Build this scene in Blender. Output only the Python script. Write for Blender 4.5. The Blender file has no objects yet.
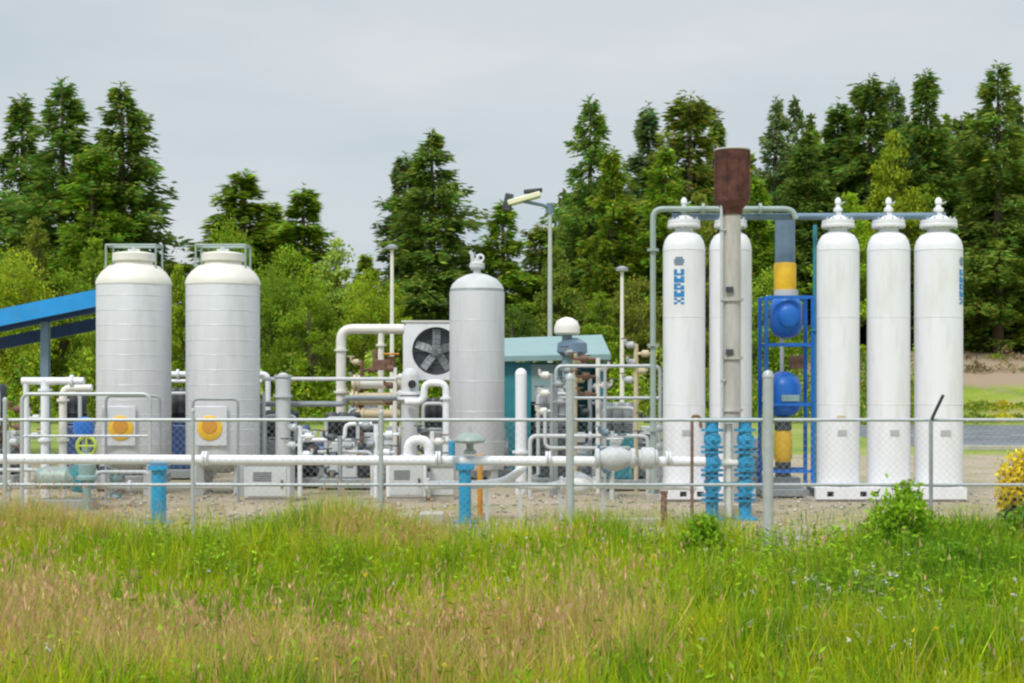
import bpy, math, random
import numpy as np
from mathutils import Vector, Matrix

random.seed(7)
rng = np.random.default_rng(7)
sc = bpy.context.scene
col = sc.collection
PI = math.pi
EYE, F, CX, HY = 2.1, 1422.2, 512.0, 370.0   # eye height, focal length in pixels, horizon row

def P(px, py, Y):
    return Vector(((px - CX) / F * Y, Y, EYE - (py - HY) / F * Y))
def X(px, Y): return (px - CX) / F * Y
def Z(py, Y): return EYE - (py - HY) / F * Y
def S(Y): return Y / F

# ------------------------------------------------------------------ materials
def new_mat(name):
    m = bpy.data.materials.new(name); m.use_nodes = True
    nt = m.node_tree; b = nt.nodes['Principled BSDF']
    return m, nt, b
def mat(name, c, rough=.5, metal=0., var=.12, scale=3., streak=False, bump=.0, dirt=None, dirt_amt=.4, dscale=1.5):
    m, nt, b = new_mat(name)
    N, L = nt.nodes, nt.links
    tc = N.new('ShaderNodeTexCoord'); mp = N.new('ShaderNodeMapping')
    mp.inputs['Scale'].default_value = (1, 1, .18) if streak else (1, 1, 1)
    L.new(tc.outputs['Object'], mp.inputs['Vector'])
    n = N.new('ShaderNodeTexNoise'); n.inputs['Scale'].default_value = scale
    n.inputs['Detail'].default_value = 6; n.inputs['Roughness'].default_value = .65
    L.new(mp.outputs[0], n.inputs['Vector'])
    r = N.new('ShaderNodeValToRGB')
    r.color_ramp.elements[0].position = .3; r.color_ramp.elements[1].position = .7
    r.color_ramp.elements[0].color = tuple(x * (1 - var) for x in c) + (1,)
    r.color_ramp.elements[1].color = tuple(min(1, x * (1 + var * .5)) for x in c) + (1,)
    L.new(n.outputs['Fac'], r.inputs[0])
    out = r.outputs[0]
    if dirt:
        n2 = N.new('ShaderNodeTexNoise'); n2.inputs['Scale'].default_value = dscale
        n2.inputs['Detail'].default_value = 8; n2.inputs['Roughness'].default_value = .7
        L.new(mp.outputs[0], n2.inputs['Vector'])
        r2 = N.new('ShaderNodeValToRGB')
        r2.color_ramp.elements[0].position = .5; r2.color_ramp.elements[1].position = .75
        r2.color_ramp.elements[0].color = (0, 0, 0, 1)
        r2.color_ramp.elements[1].color = (dirt_amt,) * 3 + (1,)
        L.new(n2.outputs['Fac'], r2.inputs[0])
        mx = N.new('ShaderNodeMixRGB'); L.new(r2.outputs[0], mx.inputs[0])
        L.new(out, mx.inputs[1]); mx.inputs[2].default_value = tuple(dirt) + (1,)
        out = mx.outputs[0]
    L.new(out, b.inputs['Base Color'])
    b.inputs['Roughness'].default_value = rough; b.inputs['Metallic'].default_value = metal
    if bump:
        bp = N.new('ShaderNodeBump'); bp.inputs['Strength'].default_value = bump; bp.inputs['Distance'].default_value = .02
        L.new(n.outputs['Fac'], bp.inputs['Height']); L.new(bp.outputs[0], b.inputs['Normal'])
    return m

M = {}
M['white'] = mat('white_paint', (.79, .80, .84), .38, var=.05, scale=2.2, streak=True, dirt=(.50, .44, .34), dirt_amt=.42, dscale=3.5)
M['clad'] = mat('cladding', (.68, .69, .73), .42, .15, var=.08, scale=2.5, streak=True, dirt=(.42, .40, .36), dirt_amt=.35, dscale=4)
M['cream'] = mat('cream_paint', (.76, .74, .68), .45, var=.08, scale=4, dirt=(.4, .33, .22), dirt_amt=.25)
M['tan'] = mat('tan_lagging', (.62, .52, .34), .6, var=.15, scale=5, dirt=(.3, .2, .1), dirt_amt=.4)
M['stack'] = mat('stack_steel', (.50, .48, .45), .55, .1, var=.25, scale=7, streak=True, dirt=(.28, .19, .13), dirt_amt=.75, dscale=5)
M['rust'] = mat('scorched_steel', (.15, .055, .045), .8, .1, var=.75, scale=5, dirt=(.02, .015, .015), dirt_amt=.8, bump=.3)
M['galv'] = mat('galvanised', (.50, .53, .54), .45, .3, var=.12, scale=9)
M['wire'] = mat('galvanised_wire', (.42, .44, .44), .5, .3, var=.1, scale=20)
M['steel'] = mat('grey_steel', (.33, .36, .38), .5, .2, var=.2, scale=5, dirt=(.2, .16, .12), dirt_amt=.4)
M['lgrey'] = mat('light_grey_paint', (.55, .57, .58), .5, var=.1, scale=4, dirt=(.35, .32, .28), dirt_amt=.35)
M['dark'] = mat('dark_machine', (.055, .065, .08), .45, .1, var=.4, scale=6, dirt=(.16, .13, .1), dirt_amt=.5)
M['navy'] = mat('navy_paint', (.03, .07, .20), .4, var=.25, scale=5)
M['blue'] = mat('blue_paint', (.015, .31, .56), .38, var=.2, scale=5, dirt=(.08, .14, .16), dirt_amt=.4)
M['blue2'] = mat('deep_blue_paint', (.012, .15, .58), .35, var=.2, scale=5)
M['roofblue'] = mat('blue_roofing', (.015, .30, .72), .4, var=.15, scale=2, dirt=(.1, .25, .35), dirt_amt=.4)
M['slate'] = mat('slate_duct', (.17, .25, .34), .4, .3, var=.15, scale=6)
M['teal'] = mat('teal_paint', (.03, .25, .30), .45, var=.15, scale=4, dirt=(.12, .25, .25), dirt_amt=.4)
M['paleteal'] = mat('pale_teal', (.24, .37, .37), .5, var=.12, scale=3)
M['greengrey'] = mat('green_grey_pipe', (.32, .40, .37), .5, .1, var=.15, scale=5)
M['yellow'] = mat('yellow_paint', (.80, .48, .02), .45, var=.15, scale=8)
M['orange'] = mat('orange_paint', (.62, .27, .02), .45, var=.15, scale=8)
M['lime'] = mat('lime_paint', (.50, .62, .06), .45, var=.15, scale=8)
M['lettering'] = mat('blue_lettering', (.02, .22, .52), .4, var=.08, scale=8)
M['black'] = mat('black_rubber', (.02, .02, .022), .6, var=.3, scale=8)
M['concrete'] = mat('concrete', (.46, .43, .38), .85, var=.2, scale=8, bump=.3, dirt=(.28, .24, .18), dirt_amt=.5)
M['brown'] = mat('brown_rust', (.20, .11, .07), .8, var=.4, scale=6)
M['bark'] = mat('bark', (.13, .095, .065), .9, var=.4, scale=2.5, bump=.4)
M['lens'] = mat('lamp_lens', (.80, .78, .55), .25, var=.05, scale=5)

def leaf_mat(name, transl=.35):
    m, nt, b = new_mat(name); N, L = nt.nodes, nt.links
    oi = N.new('ShaderNodeObjectInfo'); at = N.new('ShaderNodeAttribute'); at.attribute_name = 'tint'
    mx = N.new('ShaderNodeMixRGB'); mx.blend_type = 'MULTIPLY'; mx.inputs[0].default_value = 1
    L.new(oi.outputs['Color'], mx.inputs[1]); L.new(at.outputs['Color'], mx.inputs[2])
    L.new(mx.outputs[0], b.inputs['Base Color']); b.inputs['Roughness'].default_value = .65
    b.inputs['Specular IOR Level'].default_value = .25
    tr = N.new('ShaderNodeBsdfTranslucent'); L.new(mx.outputs[0], tr.inputs['Color'])
    ms = N.new('ShaderNodeMixShader'); ms.inputs[0].default_value = transl
    L.new(b.outputs[0], ms.inputs[1]); L.new(tr.outputs[0], ms.inputs[2])
    L.new(ms.outputs[0], N['Material Output'].inputs['Surface'])
    return m
M['leaf'] = leaf_mat('foliage', .45)
M['grass'] = leaf_mat('grass_blades', .35)

# ------------------------------------------------------------------ mesh building
def origin(o):
    v = Vector((0, 0, 0))
    while o: v += o.location; o = o.parent
    return v
class MB:
    def __init__(s): s.v = []; s.f = []
    def add(s, vs, fs):
        s.cuts = getattr(s, 'cuts', []) + [(len(s.v), len(s.f))]
        n = len(s.v); s.v += [tuple(v) for v in vs]; s.f += [tuple(i + n for i in f) for f in fs]; return s
    def box(s, c, d, rz=0, rx=0, ry=0):
        c = Vector(c); R = Matrix.Rotation(rz, 3, 'Z') @ Matrix.Rotation(ry, 3, 'Y') @ Matrix.Rotation(rx, 3, 'X')
        vs = [c + R @ Vector((x * d[0] / 2, y * d[1] / 2, z * d[2] / 2)) for x in (-1, 1) for y in (-1, 1) for z in (-1, 1)]
        return s.add(vs, [(0, 1, 3, 2), (4, 6, 7, 5), (0, 4, 5, 1), (2, 3, 7, 6), (0, 2, 6, 4), (1, 5, 7, 3)])
    def cyl(s, a, b, r, r2=None, seg=16):
        a = Vector(a); b = Vector(b); r2 = r if r2 is None else r2
        d = (b - a).normalized(); u = d.orthogonal().normalized(); w = d.cross(u)
        vs = []
        for p, q in ((a, r), (b, r2)):
            for k in range(seg):
                t = 2 * PI * k / seg; vs.append(p + (u * math.cos(t) + w * math.sin(t)) * q)
        fs = [(k, (k + 1) % seg, seg + (k + 1) % seg, seg + k) for k in range(seg)]
        fs += [tuple(range(seg))[::-1], tuple(range(seg, 2 * seg))]
        return s.add(vs, fs)
    def lathe(s, c, prof, seg=32, axis='Z', closed=True):
        c = Vector(c); vs = []; n = len(prof)
        ax = {'Z': (Vector((1, 0, 0)), Vector((0, 1, 0)), Vector((0, 0, 1))),
              'Y': (Vector((1, 0, 0)), Vector((0, 0, 1)), Vector((0, -1, 0))),
              'X': (Vector((0, 1, 0)), Vector((0, 0, 1)), Vector((1, 0, 0)))}[axis]
        for r, z in prof:
            for k in range(seg):
                t = 2 * PI * k / seg
                vs.append(c + ax[0] * (r * math.cos(t)) + ax[1] * (r * math.sin(t)) + ax[2] * z)
        fs = [(i * seg + k, i * seg + (k + 1) % seg, (i + 1) * seg + (k + 1) % seg, (i + 1) * seg + k)
              for i in range(n - 1) for k in range(seg)]
        if closed:
            fs += [tuple(range(seg))[::-1], tuple(range((n - 1) * seg, n * seg))]
        return s.add(vs, fs)
    def tube(s, pts, r, seg=12, bend=None):
        """tube along a polyline with rounded corners"""
        pts = [Vector(p) for p in pts]; bend = bend or r * 3
        path = [pts[0]]
        for i in range(1, len(pts) - 1):
            p = pts[i]; a = pts[i - 1] - p; b = pts[i + 1] - p
            la = min(bend, a.length * .48); lb = min(bend, b.length * .48)
            A = p + a.normalized() * la; B = p + b.normalized() * lb
            for k in range(7):
                t = k / 6; path.append(A * (1 - t) ** 2 + p * 2 * t * (1 - t) + B * t * t)
        path.append(pts[-1])
        u = None; vs = []
        for i, p in enumerate(path):
            d = (path[min(i + 1, len(path) - 1)] - path[max(i - 1, 0)]).normalized()
            u = d.orthogonal().normalized() if u is None else (u - d * u.dot(d)).normalized()
            w = d.cross(u)
            for k in range(seg):
                t = 2 * PI * k / seg; vs.append(p + (u * math.cos(t) + w * math.sin(t)) * r)
        n = len(path)
        fs = [(i * seg + k, i * seg + (k + 1) % seg, (i + 1) * seg + (k + 1) % seg, (i + 1) * seg + k)
              for i in range(n - 1) for k in range(seg)]
        fs += [tuple(range(seg))[::-1], tuple(range((n - 1) * seg, n * seg))]
        return s.add(vs, fs)
    def ring(s, c, R, r, seg=24, ss=8, axis='Z'):
        prof = [(R + r * math.cos(2 * PI * k / ss), r * math.sin(2 * PI * k / ss)) for k in range(ss + 1)]
        return s.lathe(c, prof, seg, axis, closed=False)
    def each(s, name, m, parent=None, per=1, **kw):
        """one object per piece (per = shapes that make up one piece)"""
        cs = s.cuts[::per] + [(len(s.v), len(s.f))]; out = []
        for (v0, f0), (v1, f1) in zip(cs[:-1], cs[1:]):
            q = MB(); q.v = s.v[v0:v1]; q.f = [tuple(i - v0 for i in f) for f in s.f[f0:f1]]
            out.append(q.build(name, m, parent, **kw))
        return out
    def build(s, name, m, parent=None, bev=0, smooth=True):
        o0 = origin(parent)
        me = bpy.data.meshes.new(name)
        me.from_pydata([(v[0] - o0.x, v[1] - o0.y, v[2] - o0.z) for v in s.v], [], s.f)
        me.update()
        import bmesh
        bm = bmesh.new(); bm.from_mesh(me); bmesh.ops.recalc_face_normals(bm, faces=bm.faces); bm.to_mesh(me); bm.free()
        me.materials.append(M[m])
        if smooth:
            me.shade_smooth(); me.set_sharp_from_angle(angle=math.radians(38))
        o = bpy.data.objects.new(name, me); col.objects.link(o)
        if parent: o.parent = parent
        if bev:
            b = o.modifiers.new('bevel', 'BEVEL'); b.width = bev; b.segments = 2; b.limit_method = 'ANGLE'
        return o
def tag(o, label, cat, group=None):
    o['label'] = label; o['category'] = cat
    if group: o['group'] = group
    return o
def thing(name, label, cat, loc, group=None):
    o = bpy.data.objects.new(name, None); col.objects.link(o); o.location = loc; o.empty_display_size = .2
    return tag(o, label, cat, group)
def copy_tree(o, parent=None):
    c = o.copy(); col.objects.link(c); c.parent = parent
    for ch in list(o.children): copy_tree(ch, c)
    return c

# ------------------------------------------------------------------ setting
def hgt(x, y):
    """terrain height: level pad, bank rising behind on the right, low rise on the left"""
    def sm(a, b, t): t = np.clip((t - a) / (b - a), 0, 1); return t * t * (3 - 2 * t)
    r = sm(6, 16, x)
    h = sm(56, 76, y) * (.6 + 2.4 * r) + .12 * np.sin(x * .21 + y * .13) * sm(48, 60, y)
    h = h + sm(76, 140, y) * 1.5
    near = 1 - sm(13.5, 15.5, y)
    return h + near * .05 * np.sin(x * .9 + 1) * np.sin(y * .7)
def struct(o): o['kind'] = 'structure'; return o
xs = np.concatenate([np.linspace(-900, -70, 20), np.linspace(-66, 66, 133), np.linspace(70, 900, 20)])
ys = np.concatenate([np.linspace(-30, 4, 8), np.linspace(5, 20, 46), np.linspace(21, 110, 90), np.linspace(120, 1500, 24)])
g = MB()
g.v = [(float(x), float(y), float(hgt(x, y))) for y in ys for x in xs]
nx = len(xs)
g.f = [(j * nx + i, j * nx + i + 1, (j + 1) * nx + i + 1, (j + 1) * nx + i) for j in range(len(ys) - 1) for i in range(nx - 1)]
def ground_mat():
    m, nt, b = new_mat('meadow_ground'); N, L = nt.nodes, nt.links
    tc = N.new('ShaderNodeTexCoord')
    def noise(sc_, det=8):
        n = N.new('ShaderNodeTexNoise'); n.inputs['Scale'].default_value = sc_; n.inputs['Detail'].default_value = det
        n.inputs['Roughness'].default_value = .65; L.new(tc.outputs['Object'], n.inputs['Vector']); return n
    def ramp(src, els):
        r = N.new('ShaderNodeValToRGB'); L.new(src, r.inputs[0])
        while len(r.color_ramp.elements) < len(els): r.color_ramp.elements.new(.5)
        for e, (p, c) in zip(r.color_ramp.elements, els): e.position = p; e.color = c + (1,)
        return r
    a = ramp(noise(.35).outputs['Fac'], [(.3, (.14, .24, .02)), (.5, (.28, .36, .03)), (.7, (.44, .38, .16))])
    c = ramp(noise(14).outputs['Fac'], [(.3, (.55, .55, .55)), (.7, (1.1, 1.1, 1.1))])
    mx = N.new('ShaderNodeMixRGB'); mx.blend_type = 'MULTIPLY'; mx.inputs[0].default_value = 1
    L.new(a.outputs[0], mx.inputs[1]); L.new(c.outputs[0], mx.inputs[2])
    # bare brown soil on the slope of the bank
    sp = N.new('ShaderNodeSeparateXYZ'); L.new(tc.outputs['Object'], sp.inputs[0])
    nz = noise(.6); ad = N.new('ShaderNodeMath'); ad.operation = 'MULTIPLY_ADD'; L.new(nz.outputs['Fac'], ad.inputs[0]); ad.inputs[1].default_value = 1.6; L.new(sp.outputs['Z'], ad.inputs[2])
    r = ramp(ad.outputs[0], [(.0, (0, 0, 0)), (1., (1, 1, 1))])
    mr = N.new('ShaderNodeMapRange'); mr.inputs['From Min'].default_value = 1.9; mr.inputs['From Max'].default_value = 2.3
    L.new(ad.outputs[0], mr.inputs['Value'])
    mx2 = N.new('ShaderNodeMixRGB'); L.new(mr.outputs[0], mx2.inputs[0]); L.new(mx.outputs[0], mx2.inputs[1]); mx2.inputs[2].default_value = (.33, .25, .17, 1)
    L.new(mx2.outputs[0], b.inputs['Base Color']); b.inputs['Roughness'].default_value = .95
    bp = N.new('ShaderNodeBump'); bp.inputs['Distance'].default_value = .05; bp.inputs['Strength'].default_value = .6
    L.new(noise(9).outputs['Fac'], bp.inputs['Height']); L.new(bp.outputs[0], b.inputs['Normal'])
    return m
M['ground'] = ground_mat()
struct(g.build('ground', 'ground'))

def gravel_mat(name, c1, c2, c3):
    m, nt, b = new_mat(name); N, L = nt.nodes, nt.links
    tc = N.new('ShaderNodeTexCoord')
    n = N.new('ShaderNodeTexNoise'); n.inputs['Scale'].default_value = .9; n.inputs['Detail'].default_value = 8
    v = N.new('ShaderNodeTexNoise'); v.inputs['Scale'].default_value = 28; v.inputs['Detail'].default_value = 4
    for q in (n, v): L.new(tc.outputs['Object'], q.inputs['Vector'])
    r = N.new('ShaderNodeValToRGB'); r.color_ramp.elements.new(.5)
    for e, (p, c) in zip(r.color_ramp.elements, [(.35, c1), (.5, c2), (.65, c3)]): e.position = p; e.color = c + (1,)
    L.new(n.outputs['Fac'], r.inputs[0])
    r2 = N.new('ShaderNodeValToRGB'); r2.color_ramp.elements[0].color = (.45, .45, .45, 1); r2.color_ramp.elements[0].position = .3
    r2.color_ramp.elements[1].color = (1.15, 1.15, 1.15, 1); r2.color_ramp.elements[1].position = .7
    L.new(v.outputs['Fac'], r2.inputs[0])
    mx = N.new('ShaderNodeMixRGB'); mx.blend_type = 'MULTIPLY'; mx.inputs[0].default_value = 1
    L.new(r.outputs[0], mx.inputs[1]); L.new(r2.outputs[0], mx.inputs[2]); L.new(mx.outputs[0], b.inputs['Base Color'])
    b.inputs['Roughness'].default_value = .95
    bp = N.new('ShaderNodeBump'); bp.inputs['Distance'].default_value = .03; bp.inputs['Strength'].default_value = .8
    L.new(v.outputs['Fac'], bp.inputs['Height']); L.new(bp.outputs[0], b.inputs['Normal'])
    return m
M['gravel'] = gravel_mat('gravel', (.36, .34, .18), (.46, .38, .26), (.52, .42, .32))
M['asphalt'] = gravel_mat('asphalt', (.13, .15, .17), (.19, .21, .235), (.25, .27, .30))
def sheet(name, m, x0, x1, y0, y1, z, jag):
    s = MB(); n = 90
    a = [(x0 + (x1 - x0) * k / n, y0 + random.uniform(-jag, jag), z) for k in range(n + 1)]
    b_ = [(x0 + (x1 - x0) * k / n, y1 + random.uniform(-jag, jag) * .5, z) for k in range(n + 1)]
    s.v = a + b_; s.f = [(k, k + 1, n + 2 + k, n + 1 + k) for k in range(n)]
    return struct(s.build(name, m, smooth=False))
sheet('gravel_pad', 'gravel', -24, 13.5, 16.2, 35, .006, .25)
sheet('road', 'asphalt', 11, 60, 37.5, 54, .006, .1)
s = MB(); s.box((35.5, 37.3, .06), (49, .18, .12)); struct(s.build('kerb', 'concrete', bev=.01))
M['linepaint'] = mat('road_line', (.6, .6, .58), .7, var=.2, scale=6)
s = MB()
for k in range(12): s.add([(12 + k * 4, 45.5, .011), (14 + k * 4, 45.5, .011), (14 + k * 4, 45.75, .011), (12 + k * 4, 45.75, .011)], [(0, 1, 2, 3)])
struct(s.build('road_markings', 'linepaint', smooth=False))

# ------------------------------------------------------------------ foliage meshes
def tri_mesh(name, V, T, C, m):
    me = bpy.data.meshes.new(name)
    me.vertices.add(len(V)); me.vertices.foreach_set('co', np.asarray(V, np.float32).ravel())
    n = len(T); me.loops.add(n * 3); me.loops.foreach_set('vertex_index', np.asarray(T, np.int32).ravel())
    me.polygons.add(n); me.polygons.foreach_set('loop_start', np.arange(0, n * 3, 3, dtype=np.int32))
    me.update(calc_edges=True)
    a = me.color_attributes.new('tint', 'FLOAT_COLOR', 'POINT')
    c4 = np.ones((len(V), 4), np.float32); c4[:, :3] = C; a.data.foreach_set('color', c4.ravel())
    me.materials.append(M[m]); return me
def leaves(cent, direc, length, width, tint):
    """diamond leaves (two triangles) at cent along direc"""
    n = len(cent)
    d = direc / np.linalg.norm(direc, axis=1, keepdims=True)
    q = rng.normal(size=(n, 3)); u = np.cross(d, q); u /= np.linalg.norm(u, axis=1, keepdims=True) + 1e-9
    A = cent; B = cent + d * (length * .45)[:, None] + u * (width * .5)[:, None]
    C_ = cent + d * length[:, None]; D = cent + d * (length * .45)[:, None] - u * (width * .5)[:, None]
    V = np.stack([A, B, C_, D], 1).reshape(-1, 3)
    i = np.arange(n)[:, None] * 4
    T = np.concatenate([i + [0, 1, 2], i + [0, 2, 3]], 1).reshape(-1, 3)
    return V, T, np.repeat(tint, 4, axis=0)
def tint_for(n, amt, warm=.15):
    b = np.exp(rng.normal(0, amt, n)); w = rng.uniform(-warm, warm, n)
    return np.clip(np.stack([b * (1 + w * 1.6), b, b * (1 - w)], 1), .15, 2.2)
def conifer(seed, H=16., R=3.2, nlev=34, nb=7, per=70, sparse=0., z0=.06, power=.68, broken=False):
    global rng
    rng = np.random.default_rng(seed); CE, DI, LE, WI, TI = [], [], [], [], []
    t = MB(); t.lathe((0, 0, 0), [(.26, -.3), (.22, .5), (.17, H * .4), (.09, H * .75), (.02, H * .99)], 10)
    for i in range(nlev):
        f = (i + rng.uniform(-.3, .3)) / nlev; f = min(max(f, 0), .99)
        z = H * (z0 + (1 - z0) * f)
        prof = min(1, .6 + 3.2 * f) * (1 - f) ** power + .075
        f_lev = f; lob = rng.uniform(.7, 1.15)
        for b in range(nb if f < .8 else 6):
            if rng.random() < sparse: continue
            f = min(max(f_lev + rng.normal(0, .022), 0), .985); z = H * (z0 + (1 - z0) * f)
            prof = (min(1, .6 + 3.2 * f) * (1 - f) ** (power + .12) + .03) * lob
            az = rng.uniform(0, 2 * PI); L = R * prof * (rng.uniform(.5, 1.12) if rng.random() < .9 else rng.uniform(1.15, 1.5))
            if broken and f > .6 and rng.random() < .25: L *= 1.7
            dr = rng.uniform(.12, .55) * (1 - .6 * f); bt = rng.uniform(.7, 1.35)
            k = int(per * (L / R) * 2.1 + 22)
            s_ = rng.uniform(.08, 1, k) ** .7
            lat = rng.uniform(-1, 1, k) * (.07 + .26 * (1.05 - s_)) * L
            ca, sa = math.cos(az), math.sin(az)
            x = ca * s_ * L - sa * lat; y = sa * s_ * L + ca * lat
            zz = z - dr * L * s_ + .22 * L * s_ ** 3 * dr * 2 - np.abs(lat) * .25 + rng.normal(0, .17, k)
            if f > .86: zz += s_ * L * .35
            CE.append(np.stack([x, y, zz], 1))
            dd = np.stack([ca - sa * np.sign(lat) * .8, sa + ca * np.sign(lat) * .8, np.full(k, -.35)], 1) + rng.normal(0, .35, (k, 3))
            DI.append(dd); LE.append(rng.uniform(.2, .45, k)); WI.append(rng.uniform(.07, .16, k))
            TI.append(tint_for(k, .28, .25) * bt)
            if b < 4 and L > .5:
                t.cyl((0, 0, z), (ca * L * .7, sa * L * .7, z - dr * L * .55), .035, .012, 4)
    # leader
    k = 40; hz = rng.uniform(.93, 1.02, k) * H
    CE.append(np.stack([rng.normal(0, .06, k), rng.normal(0, .06, k), hz], 1)); DI.append(np.stack([rng.normal(0, 1, k), rng.normal(0, 1, k), np.full(k, .9)], 1))
    LE.append(rng.uniform(.15, .32, k)); WI.append(np.full(k, .07)); TI.append(tint_for(k, .2))
    V, T, C = leaves(np.concatenate(CE), np.concatenate(DI), np.concatenate(LE), np.concatenate(WI), np.concatenate(TI))
    return tri_mesh('crown', V, T, C, 'leaf'), t
def broadleaf(seed, H=10., R=3., ncl=75, per=150, leaf=.2, z0=.18, top=.0):
    global rng
    rng = np.random.default_rng(seed); CE, TI = [], []
    t = MB(); t.lathe((0, 0, 0), [(.2, -.3), (.15, .4), (.11, H * .4), (.04, H * .8)], 10)
    for i in range(ncl):
        while True:
            p = rng.uniform(-1, 1, 3)
            if np.linalg.norm(p) < 1: break
        f = p[2] * .5 + .5
        w = (1 - abs(f - .38) ** 1.6 * 1.25) * (1 - top * f)
        c = np.array([p[0] * R * w, p[1] * R * w, H * (z0 + (1 - z0) * f * .95)])
        r = rng.uniform(.4, .95) * R / 3
        d = rng.normal(size=(per, 3)); d /= np.linalg.norm(d, axis=1, keepdims=True)
        rr = r * rng.uniform(.35, 1.1, per)
        pts = c + d * rr[:, None] * [1.15, 1.15, .8]
        CE.append(pts); TI.append(tint_for(per, .2, .15) * rng.uniform(.7, 1.35))
        if i % 2 == 0: t.cyl((0, 0, max(.8, c[2] * .55)), tuple(c), .05, .015, 5)
    CE = np.concatenate(CE); n = len(CE)
    V, T, C = leaves(CE, rng.normal(size=(n, 3)) + [0, 0, -.2], rng.uniform(leaf * .7, leaf * 1.4, n), rng.uniform(leaf * .5, leaf * .9, n), np.concatenate(TI))
    return tri_mesh('crown', V, T, C, 'leaf'), t
def trunk_mesh(t):
    o = t.build('trunk', 'bark'); me = o.data; bpy.data.objects.remove(o); return me
KIND = {}
for k, v in {'fir': conifer(11), 'fir2': conifer(12, R=3.0, nlev=40, power=.66, per=62),
             'spruce': conifer(13, R=2.7, nlev=40, power=.8, per=66), 'ragged': conifer(14, R=3.4, nlev=38, nb=6, sparse=.15, broken=False, per=75, power=.62),
             'slim': conifer(15, R=2.0, nlev=40, nb=6, power=.62, per=52), 'old': conifer(16, R=3.2, nlev=38, nb=6, sparse=.08, broken=False, per=85, power=.52, z0=.12)}.items():
    KIND[k] = (v[0], trunk_mesh(v[1]), 16., {'fir': 3.2, 'fir2': 3., 'spruce': 2.7, 'ragged': 3.4, 'slim': 2., 'old': 3.2}[k])
for k, a in {'alder': dict(seed=21), 'birch': dict(seed=22, R=2.4, ncl=60, per=140, top=.3, z0=.2), 'maple': dict(seed=23, R=3.6, ncl=85, per=160)}.items():
    v = broadleaf(**a); KIND[k] = (v[0], trunk_mesh(v[1]), 10., a.get('R', 3.))

DG = (.165, .255, .034); MG = (.23, .345, .022); YG = (.28, .385, .02); LG = (.36, .46, .08); OL = (.21, .26, .03); BG = (.16, .23, .07)
def tree(px, top, half, Y, kind, colr, name, cat, label, group):
    cm, tm, H0, R0 = KIND[kind]
    x = X(px, Y); z = float(hgt(x, Y)); h = Z(top, Y) - z
    t = thing(name, label, cat, (x, Y, z), group)
    sz = h / H0; sx = half * S(Y) / R0 * (2.15 if name == 'conifer_tree' else 1.2)
    t.scale = (sx, sx, sz); t.rotation_euler.z = random.uniform(0, 6.28)
    c = bpy.data.objects.new('crown', cm); col.objects.link(c); c.parent = t
    j = random.uniform(.88, 1.15); c.color = (colr[0] * j * random.uniform(.92, 1.1), colr[1] * j, colr[2] * j, 1)
    w = bpy.data.objects.new('trunk', tm); col.objects.link(w); w.parent = t
    return t
TG = 'conifers standing behind the plant'; BGp = 'broadleaf trees standing behind the plant'
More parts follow.
